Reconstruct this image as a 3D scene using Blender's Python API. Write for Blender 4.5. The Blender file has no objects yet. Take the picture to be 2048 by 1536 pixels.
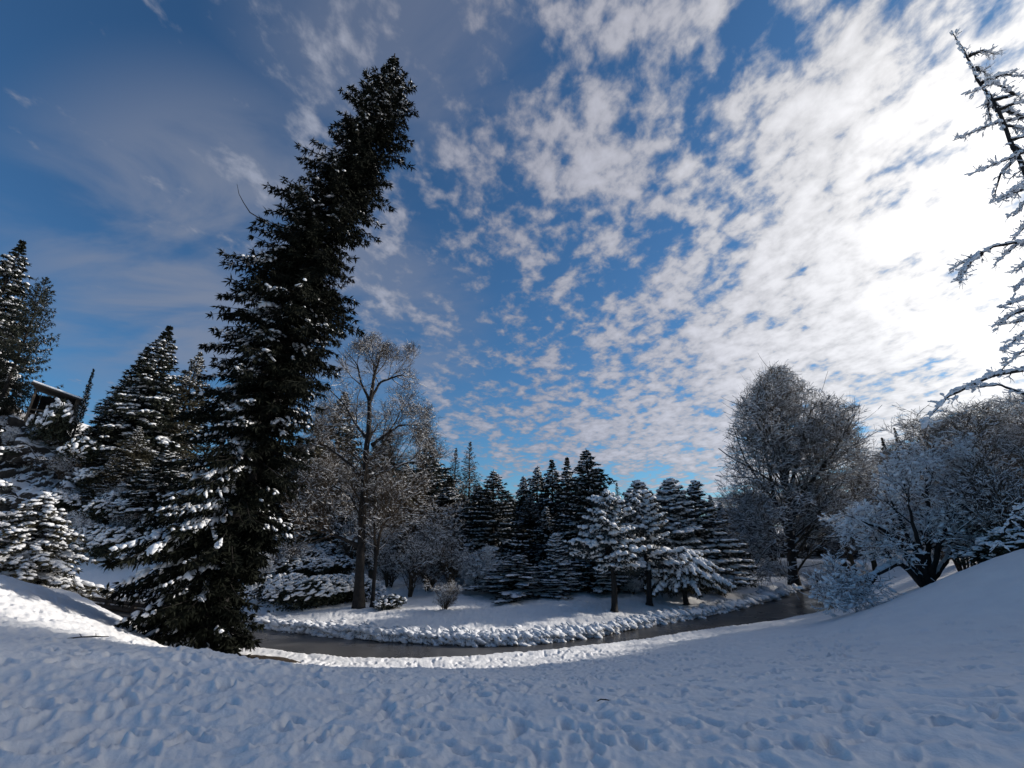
import bpy, math
import numpy as np
from math import radians, sin, cos, pi
from mathutils import Vector

rng = np.random.default_rng(7)
scene = bpy.context.scene
COL = scene.collection

# ------------------------------------------------------------------ camera model (photo pixels, 2048 x 1536)
PITCH = radians(19.1)
FOC = 900.0
EYE = np.array([0.0, 0.0, 4.0])
def ray(px, py):
    dx = (px - 1024.0) / FOC
    dy = (768.0 - py) / FOC
    return np.array([dx, cos(PITCH) - dy * sin(PITCH), sin(PITCH) + dy * cos(PITCH)])
def at_y(px, py, Y):
    d = ray(px, py); return EYE + d * (Y / d[1])
def at_z(px, py, z=0.0):
    d = ray(px, py); return EYE + d * ((z - EYE[2]) / d[2])

# ------------------------------------------------------------------ noise
def _hash(ix, iy, iz):
    h = (ix.astype(np.int64) * 374761393 + iy.astype(np.int64) * 668265263 + iz.astype(np.int64) * 2147483647) & 0xffffffff
    h = ((h ^ (h >> 13)) * 1274126177) & 0xffffffff
    h = ((h ^ (h >> 16)) * 2246822519) & 0xffffffff
    return ((h ^ (h >> 15)) & 0xffff) / 65535.0
def vnoise(x, y, z=None):
    x = np.asarray(x, float); y = np.asarray(y, float)
    z = np.zeros_like(x) if z is None else np.asarray(z, float)
    ix, iy, iz = np.floor(x), np.floor(y), np.floor(z)
    fx, fy, fz = x - ix, y - iy, z - iz
    ux, uy, uz = fx*fx*(3-2*fx), fy*fy*(3-2*fy), fz*fz*(3-2*fz)
    def c(a, b, d): return _hash(ix + a, iy + b, iz + d)
    r = 0
    for d, wz in ((0, 1-uz), (1, uz)):
        r = r + wz * ((c(0,0,d)*(1-ux) + c(1,0,d)*ux)*(1-uy) + (c(0,1,d)*(1-ux) + c(1,1,d)*ux)*uy)
    return r * 2 - 1
def fbm(x, y, z=None, octaves=4, gain=0.5):
    a, f, r = 1.0, 1.0, 0.0
    for k in range(octaves):
        r = r + a * vnoise(x*f + 13.1*k, y*f + 7.7*k, None if z is None else z*f)
        a *= gain; f *= 2.03
    return r
def sstep(a, b, x):
    t = np.clip((x - a) / (b - a), 0, 1); return t*t*(3-2*t)
def norm(v):
    return v / np.maximum(np.linalg.norm(v, axis=-1, keepdims=True), 1e-9)

# ------------------------------------------------------------------ mesh building
def build_mesh(name, parts, mats, smooth=True):
    """parts: list of (verts Nx3, faces Mxk, material slot)"""
    vs, loops, starts, mi = [], [], [], []
    vo = 0; lo = 0
    for V, F, m in parts:
        if len(V) == 0 or len(F) == 0: continue
        vs.append(V); F = np.asarray(F, np.int64) + vo
        k = F.shape[1]
        loops.append(F.ravel()); starts.append(lo + np.arange(len(F)) * k); mi.append(np.full(len(F), m, np.int32))
        vo += len(V); lo += F.size
    me = bpy.data.meshes.new(name)
    if not vs: return me
    vs = np.concatenate(vs).astype(np.float32); loops = np.concatenate(loops).astype(np.int32)
    starts = np.concatenate(starts).astype(np.int32); mi = np.concatenate(mi)
    me.vertices.add(len(vs)); me.vertices.foreach_set('co', vs.ravel())
    me.loops.add(len(loops)); me.loops.foreach_set('vertex_index', loops)
    me.polygons.add(len(starts)); me.polygons.foreach_set('loop_start', starts)
    for m in mats: me.materials.append(m)
    me.polygons.foreach_set('material_index', mi)
    me.polygons.foreach_set('use_smooth', np.full(len(starts), smooth, bool))
    me.update(calc_edges=True)
    return me
def link(name, me, parent=None):
    o = bpy.data.objects.new(name, me); COL.objects.link(o)
    if parent is not None: o.parent = parent
    return o
def tag(o, label=None, cat=None, group=None, kind=None):
    if label: o['label'] = label
    if cat: o['category'] = cat
    if group: o['group'] = group
    if kind: o['kind'] = kind
    return o

def tubes(P0, P1, R0, R1, sides=3):
    """frustums between point pairs"""
    P0 = np.asarray(P0, float); P1 = np.asarray(P1, float); n = len(P0)
    if n == 0: return np.zeros((0,3)), np.zeros((0,4), int)
    D = norm(P1 - P0)
    up = np.where(np.abs(D[:, 2:3]) > 0.9, np.array([[1.0, 0, 0]]), np.array([[0, 0, 1.0]]))
    A = norm(np.cross(D, up)); B = np.cross(D, A)
    ang = np.arange(sides) * 2 * pi / sides + pi/2
    ring = A[:, None, :] * np.cos(ang)[None, :, None] + B[:, None, :] * np.sin(ang)[None, :, None]
    V = np.concatenate([P0[:, None] + ring * np.asarray(R0)[:, None, None], P1[:, None] + ring * np.asarray(R1)[:, None, None]], axis=1)
    i = np.arange(sides); j = (i + 1) % sides
    F = np.stack([i, j, j + sides, i + sides], 1)
    F = (F[None] + (np.arange(n) * 2 * sides)[:, None, None]).reshape(-1, 4)
    return V.reshape(-1, 3), F

def path_tube(P, R, sides=12, rough=0.0, seed=1, cap=True):
    """one continuous tube along a polyline, verts shared"""
    P = np.asarray(P, float); R = np.asarray(R, float); n = len(P)
    T = norm(np.gradient(P, axis=0))
    ref = np.array([0.0, 1.0, 0.0]) if abs(T[0][1]) < 0.8 else np.array([1.0, 0, 0])
    A = norm(np.cross(T, ref)); B = np.cross(T, A)
    ang = np.arange(sides) * 2 * pi / sides
    ring = A[:, None] * np.cos(ang)[None, :, None] + B[:, None] * np.sin(ang)[None, :, None]
    rr = R[:, None] * np.ones(sides)[None]
    if rough > 0:
        q = P[:, None] + ring * R[:, None, None]
        rr = rr * (1 + rough * fbm(q[..., 0]*3/max(R[0],.1)*.3 + seed, q[..., 1]*3/max(R[0],.1)*.3, q[..., 2]*.8, 3))
    V = (P[:, None] + ring * rr[..., None]).reshape(-1, 3)
    i = np.arange(sides); j = (i+1) % sides
    F = np.stack([i, j, j+sides, i+sides], 1)
    F = (F[None] + (np.arange(n-1)*sides)[:, None, None]).reshape(-1, 4)
    return V, F

def _ico(sub):
    t = (1 + 5**.5)/2
    v = [(-1,t,0),(1,t,0),(-1,-t,0),(1,-t,0),(0,-1,t),(0,1,t),(0,-1,-t),(0,1,-t),(t,0,-1),(t,0,1),(-t,0,-1),(-t,0,1)]
    f = [(0,11,5),(0,5,1),(0,1,7),(0,7,10),(0,10,11),(1,5,9),(5,11,4),(11,10,2),(10,7,6),(7,1,8),(3,9,4),(3,4,2),(3,2,6),(3,6,8),(3,8,9),(4,9,5),(2,4,11),(6,2,10),(8,6,7),(9,8,1)]
    v = [tuple(np.array(p)/np.linalg.norm(p)) for p in v]
    for _ in range(sub):
        mid = {}; nf = []
        def m(a, b):
            k = (min(a,b), max(a,b))
            if k not in mid:
                p = np.array(v[a]) + np.array(v[b]); v.append(tuple(p/np.linalg.norm(p))); mid[k] = len(v)-1
            return mid[k]
        for a, b, c in f:
            x, y, z = m(a,b), m(b,c), m(c,a)
            nf += [(a,x,z),(b,y,x),(c,z,y),(x,y,z)]
        f = nf
    return np.array(v), np.array(f)
ICO0, ICO1, ICO2 = _ico(0), _ico(1), _ico(2)

def blobs(C, D, a, b, c, R, tpl=ICO0, jit=0.25):
    """lumpy ellipsoids at C, long axis along D (half length a), half width b, half thickness c"""
    C = np.asarray(C, float); n = len(C)
    if n == 0: return np.zeros((0,3)), np.zeros((0,3), int)
    D = norm(D); up = np.array([[0,0,1.0]])
    S = np.cross(up, D); bad = np.linalg.norm(S, axis=1) < .1; S[bad] = [1,0,0]; S = norm(S)
    U = np.cross(D, S)
    T, F = tpl; k = len(T)
    t = T[None] * (1 + jit * R.uniform(-1, 1, (n, k, 1)))
    V = C[:, None] + t[..., 0:1]*D[:, None]*np.asarray(a)[:, None, None] + t[..., 1:2]*S[:, None]*np.asarray(b)[:, None, None] + t[..., 2:3]*U[:, None]*np.asarray(c)[:, None, None]
    FF = (F[None] + (np.arange(n)*k)[:, None, None]).reshape(-1, 3)
    return V.reshape(-1, 3), FF

def kites(P, D, L, W, R):
    """needle sprays: kite shaped faces"""
    n = len(P)
    if n == 0: return np.zeros((0,3)), np.zeros((0,4), int)
    D = norm(D); S = norm(np.cross(D, R.normal(size=(n, 3))))
    L = np.asarray(L)[:, None]; W = np.asarray(W)[:, None]
    V = np.stack([P, P + D*L*.45 + S*W, P + D*L, P + D*L*.45 - S*W], 1).reshape(-1, 3)
    F = np.arange(n*4).reshape(-1, 4)
    return V, F

# ------------------------------------------------------------------ materials
def mat(name, build):
    m = bpy.data.materials.new(name); m.use_nodes = True
    nt = m.node_tree; bs = nt.nodes['Principled BSDF']
    build(nt, bs); return m
def N(nt, typ, **kw):
    n = nt.nodes.new(typ)
    for k, v in kw.items():
        if k.startswith('i_'): n.inputs[int(k[2:]) if k[2:].isdigit() else k[2:].replace('_', ' ')].default_value = v
        else: setattr(n, k, v)
    return n
def ramp(nt, stops):
    r = nt.nodes.new('ShaderNodeValToRGB'); e = r.color_ramp.elements
    while len(e) < len(stops): e.new(0.5)
    for el, (p, c) in zip(e, stops): el.position = p; el.color = (*c, 1) if len(c) == 3 else c
    return r
def noise(nt, scale, detail=4, rough=.55, coord='Object'):
    tc = nt.nodes.new('ShaderNodeTexCoord'); n = nt.nodes.new('ShaderNodeTexNoise')
    n.inputs['Scale'].default_value = scale; n.inputs['Detail'].default_value = detail; n.inputs['Roughness'].default_value = rough
    nt.links.new(tc.outputs[coord], n.inputs['Vector']); return n

def var_mat(name, c0, c1, scale, rough=.8, bump=0.0, bscale=None, spec=.3):
    def b(nt, bs):
        n = noise(nt, scale, 5); r = ramp(nt, [(.3, c0), (.7, c1)])
        nt.links.new(n.outputs['Fac'], r.inputs[0]); nt.links.new(r.outputs[0], bs.inputs['Base Color'])
        bs.inputs['Roughness'].default_value = rough; bs.inputs['Specular IOR Level'].default_value = spec
        if bump:
            n2 = noise(nt, bscale or scale*4, 6); bp = nt.nodes.new('ShaderNodeBump'); bp.inputs['Strength'].default_value = bump
            bp.inputs['Distance'].default_value = .05
            nt.links.new(n2.outputs['Fac'], bp.inputs['Height']); nt.links.new(bp.outputs[0], bs.inputs['Normal'])
    return mat(name, b)
M = {}
M['needle'] = var_mat('needles', (.006,.009,.006), (.020,.025,.015), 1.2, .75)
M['needle_blue'] = var_mat('blue_needles', (.012,.018,.020), (.035,.045,.045), 1.2, .75)
M['needle_olive'] = var_mat('olive_needles', (.022,.022,.012), (.060,.052,.030), 1.2, .8)
M['needle_dark'] = var_mat('dark_needles', (.003,.0045,.003), (.011,.013,.008), 1.2, .85, spec=.12)
M['leaf'] = var_mat('evergreen_leaves', (.012,.016,.010), (.045,.050,.028), 2.0, .6)
M['bark'] = var_mat('bark', (.018,.014,.012), (.055,.045,.038), 4, .9, .6, 14)
M['bark_dark'] = var_mat('dark_bark', (.010,.009,.009), (.03,.026,.024), 4, .9, .6, 14)
M['bark_warm'] = var_mat('brown_bark', (.035,.026,.018), (.10,.075,.052), 3, .9, .6, 14)
M['bark_tan'] = var_mat('tan_twigs', (.06,.045,.028), (.15,.115,.075), 3, .9)
M['snow'] = var_mat('tree_snow', (.70,.72,.75), (.80,.81,.83), 3, .7, .3, 30, .2)
M['wood'] = var_mat('weathered_wood', (.05,.038,.028), (.11,.085,.062), 6, .85, .4, 30)
M['litter'] = var_mat('needle_litter', (.02,.014,.010), (.05,.036,.024), 8, .95, .6, 40)

# ------------------------------------------------------------------ conifer generator
def conifer(H, R, seed, nb=150, cs=.05, prof=.85, e0=-.15, e1=.5, droop=.35, tip=.12, step=.35, twig=.36, hang=.35, ns=5,
            sl=.28, sw=.035, snow=.5, snow_w=.09, axis=None, rfun=None, trunk_r=None, tpl=ICO0, sides=8, ragged=.2, wood=True, whorl=False, snow_in=.25, patch=1.2, saz=1.0, lump=.18, sfun=None):
    """returns dict of mesh part lists: trunk, crown, snow.  Base at the origin, axis(t) -> point for t in 0..1"""
    R_ = np.random.default_rng(seed)
    if axis is None:
        wob = R_.uniform(-1, 1, 4) * .006 * H
        axis = lambda t: np.stack([wob[0]*np.sin(t*4)+wob[1]*np.sin(t*9), wob[2]*np.sin(t*4)+wob[3]*np.sin(t*8), t*H], -1) * 1.0
    ts = np.linspace(0, 1, 40); tr = trunk_r or H*.014
    P = axis(ts)
    trunk = path_tube(P, tr*(1-ts*.93)*(1+.5*np.exp(-ts*60)), sides, .15, seed)
    t = cs + (1-cs)*(np.linspace(0, 1, nb)**.92)*.99
    if whorl:
        nw = max(6, int(nb/4.5)); t = cs + (1-cs)*.985*(np.round((t-cs)/(1-cs)*nw)/nw)
    t = np.clip(t + R_.normal(0, .004, nb), cs*.8, .985)
    az = np.arange(nb)*2.39996 + R_.normal(0, .5, nb)
    u = (1-t)/(1-cs)
    rad = rfun(t, az) if rfun is not None else R*(u**prof)*(1.0 if True else 0)
    lum = 1 + lump*fbm(t*9+seed, np.cos(az)*1.5, np.sin(az)*1.5, 3)
    L = np.maximum(rad*lum*R_.uniform(1-ragged*1.5, 1+ragged, nb)*np.clip((1-t)/.05, .25, 1)**.4, .06+.004*H)
    e = e0 + (e1-e0)*t**1.3 + R_.normal(0, .08, nb)
    B = axis(t); h = np.stack([np.cos(az), np.sin(az), 0*az], 1)
    def pos(i, s):
        l = L[i]; z = l*(s*np.sin(e[i]) - droop*s**2 + tip*s**4)
        return B[i] + h[i]*(l*s*np.cos(e[i]))[:, None] + np.stack([0*z, 0*z, z], 1)
    # branch wood
    k = 5; ii = np.repeat(np.arange(nb), k); s0 = np.tile(np.arange(k)/k, nb); s1 = s0 + 1/k
    br = L*.012 + .008
    wood_t = tubes(pos(ii, s0), pos(ii, s1), br[ii]*(1-s0*.8), br[ii]*(1-s1*.8), 3)
    # twigs
    m = np.maximum(3, np.ceil(L/step)).astype(int)
    bi = np.repeat(np.arange(nb), m)
    idx = np.arange(len(bi)) - np.repeat(np.cumsum(m)-m, m)
    s = (idx + R_.uniform(.2, .9, len(bi)))/m[bi]; s = .12 + .88*s
    bi = np.repeat(bi, 3); s = np.repeat(s, 3); side = np.tile(np.array([-1, 1, 0]), len(bi)//3)
    p = pos(bi, s); dd = norm(pos(bi, np.minimum(s+.05, 1.05)) - p)
    hs = np.stack([-h[bi][:, 1], h[bi][:, 0], 0*s], 1)
    an = R_.uniform(.7, 1.15, len(s))*side
    td = dd*np.cos(an)[:, None] + hs*np.sin(an)[:, None]
    td[:, 2] += -hang*R_.uniform(.4, 1.6, len(s)) - (side == 0)*hang*.5
    td = norm(td + R_.normal(0, .12, td.shape))
    tl = np.clip(twig*L[bi]*(1.08-s)*R_.uniform(.6, 1.3, len(s)), .05, 1.6)
    kk = np.maximum(2, np.ceil(ns*np.clip(tl/.6, .5, 2.2))).astype(int)
    ti = np.repeat(np.arange(len(s)), kk); f = R_.uniform(0, 1, len(ti))
    sp = p[ti] + td[ti]*(tl[ti]*f)[:, None]
    sp[:, 2] -= .15*hang*tl[ti]*f**2
    sd = norm(td[ti]*1.0 + R_.normal(0, .55, (len(ti), 3)) + np.array([0, 0, -.25*hang]))
    kv = kites(sp, sd, sl*np.clip(L[bi][ti]*.9, .35, 1)*R_.uniform(.5, 1.3, len(ti)), sw*R_.uniform(.6, 1.4, len(ti)), R_)
    # snow lying along the twigs, in patches
    g = fbm(p[:, 0]*patch*.5+seed, p[:, 1]*patch*.5, p[:, 2]*patch*.6, 3)*.7 + .5
    g = g + np.where(np.cos(az[bi]-pi) > -.15, 0, .55*(1-saz))
    sw_ = snow if sfun is None else sfun(t[bi], az[bi])
    vis = (g < sw_*1.25) & (R_.uniform(0, 1, len(s)) < (snow_in + (1-snow_in)*s)*(.35+sw_))
    q = np.where(vis)[0]
    c = p[q] + td[q]*(tl[q]*.45)[:, None]; wq = snow_w*R_.uniform(.5, 1.35, len(q))*np.clip(.55+tl[q], .5, 1.25)
    c[:, 2] += wq*.85
    sv = blobs(c, td[q], np.maximum(tl[q]*.52, wq), wq, wq*.62, R_, tpl, .3)
    return dict(trunk=[(*trunk, 0)], crown=[(*kv, 0)] + ([(*wood_t, 1)] if wood else []), snow=[(*sv, 0)], H=H)

# ------------------------------------------------------------------ bare tree generator
def bare(levels, seed, trunk_pts, trunk_R, env=None, snow_min_r=0.0, snow_w=1.5, snow_t=.6, snow_floor=.012, cover=.8, start_t=.25, puffs=0, puff_r=.06, thin=0.0):
    """levels: list of dict(n children per parent, L length, r radius ratio, ang, wander, up, seg). Trunks are polylines.
    returns mesh parts. env(p)->bool keeps growth inside"""
    R_ = np.random.default_rng(seed)
    wood, twigs = [], []
    A, Bq, Ra, Rb = [], [], [], []
    cur = []   # arrays of (points [n,k,3], radius[n,k])
    for P, rr in zip(trunk_pts, trunk_R):
        P = np.asarray(P, float); tt = np.linspace(0, 1, len(P)); tf = np.linspace(0, 1, 24)
        Q = np.stack([np.interp(tf, tt, P[:, j]) for j in range(3)], 1)
        Q[1:-1] += R_.normal(0, rr*.12, (22, 3))
        rad = rr*(1-tf*.88)*(1+.45*np.exp(-tf*30))
        wood.append((*path_tube(Q, rad, 10, .18, seed), 0)); cur.append((Q[None], rad[None]))
    sn0, sn1, snr = [], [], []
    for Q, rad in cur: sn0.append(Q[0, :-1]); sn1.append(Q[0, 1:]); snr.append(rad[0, :-1])
    PTS = np.concatenate([c[0] for c in cur]); RAD = np.concatenate([c[1] for c in cur])
    for li, lv in enumerate(levels):
        n, K = PTS.shape[:2]
        tot = n*lv['n']
        par = np.repeat(np.arange(n), lv['n'])
        lo = (start_t if li == 0 else lv.get('lo', .15))
        t = R_.uniform(lo, 1.0, tot) if lv.get('even', 0) == 0 else lo + (1-lo)*(np.tile((np.arange(lv['n'])+.5)/lv['n'], n) + R_.normal(0, .02, tot))
        t = np.clip(t, 0, .999)
        fi = t*(K-1); i0 = fi.astype(int); fr = (fi-i0)[:, None]
        S = PTS[par, i0]*(1-fr) + PTS[par, i0+1]*fr
        T = norm(PTS[par, i0+1]-PTS[par, i0])
        rp = RAD[par, i0]
        rnd = R_.normal(size=(tot, 3)); 
        if lv.get('flat', 0): rnd[:, 2] *= (1-lv['flat'])
        perp = norm(rnd - T*np.sum(rnd*T, 1, keepdims=True))
        a = lv['ang']*R_.uniform(.7, 1.3, tot)
        D = norm(T*np.cos(a)[:, None] + perp*np.sin(a)[:, None])
        Lb = lv['L']*R_.uniform(.55, 1.2, tot)*(lv.get('taper', lambda t: 1.0-.45*t)(t))
        r0 = np.minimum(rp*lv['r'], lv.get('rmax', 9))*R_.uniform(.75, 1.1, tot)
        seg = lv['seg']; pts = [S]; p = S.copy(); d = D.copy()
        for k in range(seg):
            d = d + R_.normal(0, lv['wander'], d.shape); d[:, 2] += lv['up'] + lv.get('curl', 0)*k/seg
            d = norm(d); p = p + d*(Lb/seg)[:, None]; pts.append(p)
        pts = np.stack(pts, 1); rad = r0[:, None]*np.linspace(1, .35, seg+1)[None]
        if env is not None:
            keep = env(pts[:, seg//2]) & env(S)
            if li > 0: keep &= env(pts[:, -1]) | (R_.uniform(size=tot) < .22)
            pts, rad = pts[keep], rad[keep]
        if len(pts) == 0: break
        rad = np.maximum(rad, lv.get('rmin', .002))
        s0 = pts[:, :-1].reshape(-1, 3); s1 = pts[:, 1:].reshape(-1, 3)
        ra = rad[:, :-1].ravel(); rb = rad[:, 1:].ravel()
        twigs.append((*tubes(s0, s1, ra, rb, 5 if li == 0 else 3), 0))
        sn0.append(s0); sn1.append(s1); snr.append(ra)
        PTS, RAD = pts, rad
    s0, s1, r = np.concatenate(sn0), np.concatenate(sn1), np.concatenate(snr)
    d = norm(s1-s0); flat = np.sqrt(np.clip(1-d[:, 2]**2, 0, 1))
    g = fbm(s0[:, 0]*.9+seed, s0[:, 1]*.9, s0[:, 2]*.9, 3)*.35+.5
    ok = (flat > .35) & (R_.uniform(size=len(s0)) < cover*np.clip(flat*1.3, 0, 1)) & (g < cover+.1) & ((r >= snow_min_r) | (R_.uniform(size=len(s0)) < thin))
    s0, s1, r, flat = s0[ok], s1[ok], r[ok], flat[ok]
    w = np.maximum(r*snow_w*.6, snow_floor)*flat*R_.uniform(.6, 1.25, len(r))
    off = np.stack([0*r, 0*r, r*.75 + w*snow_t*.5], 1)
    sv = tubes(s0+off, s1+off, w, w*R_.uniform(.6, 1.1, len(w)), 4)
    snow = [(*sv, 0)]
    if puffs:
        q = R_.choice(len(s0), min(puffs, len(s0)), replace=False); pr = puff_r*R_.uniform(.4, 1.5, len(q))
        snow.append((*blobs(s0[q]*.5+s1[q]*.5+[0, 0, .02]+off[q], s1[q]-s0[q], pr*1.7, pr, pr*.75, R_, ICO0, .3), 0))
    return dict(trunk=wood, crown=twigs, snow=snow)

# ------------------------------------------------------------------ leafy bush
def leafy(seed, n=3000, rx=1.0, rz=.8, leaf=.12, snow=.5, snow_r=.14, lumps=9):
    R_ = np.random.default_rng(seed)
    C = np.stack([R_.normal(0, .42, lumps)*rx, R_.normal(0, .42, lumps)*rx, rz*R_.uniform(.3, .75, lumps)], 1)
    rr = R_.uniform(.32, .55, lumps)*min(rx, rz*1.2)
    k = R_.integers(0, lumps, n); v = norm(R_.normal(size=(n, 3))); rad = rr[k]*R_.uniform(.55, 1.12, n)
    P = C[k] + v*rad[:, None]; P[:, 2] = np.abs(P[:, 2])*.98+.02
    kv = kites(P, v + R_.normal(0, .7, (n, 3)), leaf*R_.uniform(.6, 1.4, n), leaf*.32*R_.uniform(.6, 1.4, n), R_)
    m = int(n*.22*snow)
    kk = R_.integers(0, lumps, m); v = norm(R_.normal(size=(m, 3))*[1, 1, .8]); v[:, 2] = np.abs(v[:, 2])*.9+.05; v = norm(v)
    P2 = C[kk]+v*(rr[kk]*1.06)[:, None]; P2[:, 2] = np.abs(P2[:, 2])
    # keep pads that are not buried in another lump
    dmin = np.min(np.linalg.norm(P2[:, None]-C[None], axis=2)/rr[None], axis=1)
    P2 = P2[dmin > .93]; w = snow_r*R_.uniform(.35, 1.2, len(P2)); dd = norm(np.cross(P2-C.mean(0), [0, 0, 1])+R_.normal(0, .5, P2.shape)); dd[:, 2] -= .3
    sv = blobs(P2, dd, w*1.5, w, w*.6, R_, ICO0, .35)
    nst = 14; a = R_.uniform(0, 2*pi, nst)
    q0 = np.stack([.06*np.cos(a), .06*np.sin(a), 0*a], 1); q1 = C[R_.integers(0, lumps, nst)]
    st = tubes(q0, q1, np.full(nst, .035), np.full(nst, .012), 4)
    return dict(trunk=[(*st, 0)], crown=[(*kv, 0)], snow=[(*sv, 0)])

def meshes(name, g, bark, leafm):
    out = {}
    out['trunk'] = build_mesh(name+'_trunk', g['trunk'], [bark])
    out['crown'] = build_mesh(name+'_crown', g['crown'] + [(a, b, 2) for a, b, c in g['snow']], [leafm, bark, M['snow']], smooth=True)
    return out
def make_thing(name, ms, loc, rotz=0, scale=(1,1,1), lean=(0, 0), label=None, cat=None, group=None):
    r = bpy.data.objects.new(name, None); COL.objects.link(r)
    r.location = tuple(float(v) for v in loc); r.rotation_euler = (lean[1], lean[0], 0)
    tag(r, label, cat, group)
    for k in ms:
        if ms[k] is None or len(ms[k].vertices) == 0: continue
        o = link(k, ms[k], r); o.rotation_euler = (0, 0, rotz); o.scale = scale
    return r
# ================================================================== TERRAIN
NEAR_PX = [(-250,1190),(-120,1195),(0,1205),(100,1222),(200,1250),(290,1272),(400,1290),(520,1300),(600,1311),(700,1319),(800,1321),(900,1319),(1000,1311),
           (1100,1303),(1200,1293),(1300,1280),(1400,1264),(1500,1251),(1560,1243),(1620,1231),(1680,1219),(1740,1200),(1790,1172)]
FAR_PX = [(-250,1172),(-120,1180),(0,1190),(100,1200),(200,1209),(300,1221),(400,1238),(505,1256),(560,1264),(650,1274),(760,1284),(850,1289),(950,1294),(1040,1292),
          (1100,1287),(1200,1275),(1300,1254),(1400,1237),(1450,1227),(1500,1215),(1545,1202),(1570,1193),(1620,1175),(1700,1150),(1790,1134)]
def shore(px):
    W = np.array([at_z(a, b, 0.0) for a, b in px]); return np.arctan2(W[:, 0], W[:, 1]), np.hypot(W[:, 0], W[:, 1]), W
nA, nR, nW = shore(NEAR_PX); fA, fR, fW = shore(FAR_PX)
def rn(phi): return np.interp(phi, nA, nR)
def rf(phi): return np.interp(phi, fA, fR)
def rbf(ctrl, c=3.0, lam=.05):
    P = np.array(ctrl, float); n = len(P)
    K = np.sqrt(((P[:, None, :2]-P[None, :, :2])**2).sum(2)+c*c)
    A = np.block([[K - lam*np.eye(n), np.c_[np.ones(n), P[:, :2]]], [np.c_[np.ones(n), P[:, :2]].T, np.zeros((3, 3))]])
    w = np.linalg.solve(A, np.r_[P[:, 2], 0, 0, 0])
    def f(x, y):
        x = np.asarray(x, float); y = np.asarray(y, float); r = w[n] + w[n+1]*x + w[n+2]*y
        for k in range(n): r = r + w[k]*np.sqrt((x-P[k, 0])**2+(y-P[k, 1])**2+c*c)
        return r
    return f
near_c = [(0,0,2.45),(0,6,2.05),(0,12,1.12),(-6,-4,2.8),(8,-4,3.1),(0,-18,2.8),(-5,6,2.15),(6,6,2.3),(-22,4,3.5),(-34,12,3.7),(-28,-8,3.6),(-60,0,5),(-60,30,4),
          (24,6,5.0),(30,14,5.4),(26,-6,5.2),(36,30,4.4),(50,48,4.6),(60,20,8),(60,-20,9),(90,70,6),(0,-60,4),(12,12,2.2)]
for px, py, Y in [(0,1158,14),(100,1180,16.5),(200,1222,19),(1700,1228,20),(1850,1172,22),(1950,1136,18.5),(2048,1101,15.5)]:
    near_c.append(tuple(at_y(px, py, Y)))
for px, py, Y in [(420,1322,8),(420,1320,12),(430,1318,15),(300,1290,10),(300,1284,14),(310,1278,17),(520,1330,13)]:
    near_c.append(tuple(at_y(px, py, Y)))
for w in nW[6:20:2]: near_c.append((w[0], w[1], .12))
far_c = []
for w in fW[::3]: far_c.append((w[0]*1.03, w[1]*1.03, .42))
far_c += [(-60,38,1.0),(-40,38,.9),(-22,34,.8),(-8,32,.7),(0,33,.75),(10,34,.8),(18,40,.9),(26,44,.7),(40,62,1.4),
          (-60,50,14),(-45,50,11.5),(-32,50,8.5),(-22,50,6.0),(-12,52,4.6),(0,56,2.6),(14,56,1.6),(30,60,1.2),
          (-70,75,13),(-40,80,9),(-15,85,5),(10,90,2.5),(40,95,2),(80,110,4),(-80,45,13),(0,160,4),(120,160,6),(-120,100,15),(-100,20,10)]
Fn, Ff = rbf(near_c), rbf(far_c)
def ground(x, y, detail=True):
    x = np.asarray(x, float); y = np.asarray(y, float)
    phi = np.arctan2(x, y); r = np.hypot(x, y)
    covered = (phi > nA[0]) & (phi < nA[-1]) & (y > 0)
    a, b = rn(phi), rf(phi)
    if detail: 
        b = b + .10*vnoise(phi*130, r*0) + .05*vnoise(phi*420, r*0); a = a + .07*vnoise(phi*90+5, r*0)+.04*vnoise(phi*300, r*0)
    b = np.maximum(b, a)
    zn, zf = Fn(x, y), Ff(x, y)
    dn, df = a - r, r - b
    sink = np.clip(rf(phi)-rn(phi), 0, 1)
    nearz = np.where(dn > 0, (-.03 + .16*sstep(0, .25, dn))*(1-sstep(0, 5.5, dn)) + zn*sstep(0, 5.5, dn), -.5)
    nearz = np.where(dn > 0, np.maximum(nearz, -.03+.1*sstep(0, .3, dn)), -.5)
    farz = np.where(df > 0, (-.05 + .32*sstep(0, .22, df))*(1-sstep(1, 6, df)) + np.maximum(zf, .3)*sstep(1, 6, df), -.5)
    capw = sstep(np.arctan2(-.62, 1), np.arctan2(-.50, 1), phi)*(1-sstep(nA[-3], nA[-1], phi))
    cap = 4*(1-r/np.maximum(a, 1))*.96-.10
    nearz = np.where((dn > .3) & (r > 7), nearz + (np.minimum(nearz, np.maximum(cap, .17))-nearz)*capw*sstep(7, 10, r), nearz)
    z = np.where(r < (a+b)/2, nearz, farz)
    side = sstep(nA[-1], nA[-1]+.08, phi)          # right of the stream: one continuous hillside
    zr = zn*(1-sstep(60, 110, r)) + np.maximum(zf, 3)*sstep(60, 110, r)
    zl = zn*(1-sstep(25, 45, r)) + np.maximum(zf, 1)*sstep(25, 45, r)
    z = z*(1-side) + zr*side
    left = sstep(nA[0]+.04, nA[0]-.08, phi) if False else (1-sstep(nA[0]-.08, nA[0], phi))
    z = np.where(phi < nA[0], zl, z)
    z = np.where(y < 0, np.where(x < 0, zl*0+zn, zn), z)
    return np.clip(z, -.6, 45)

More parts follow.
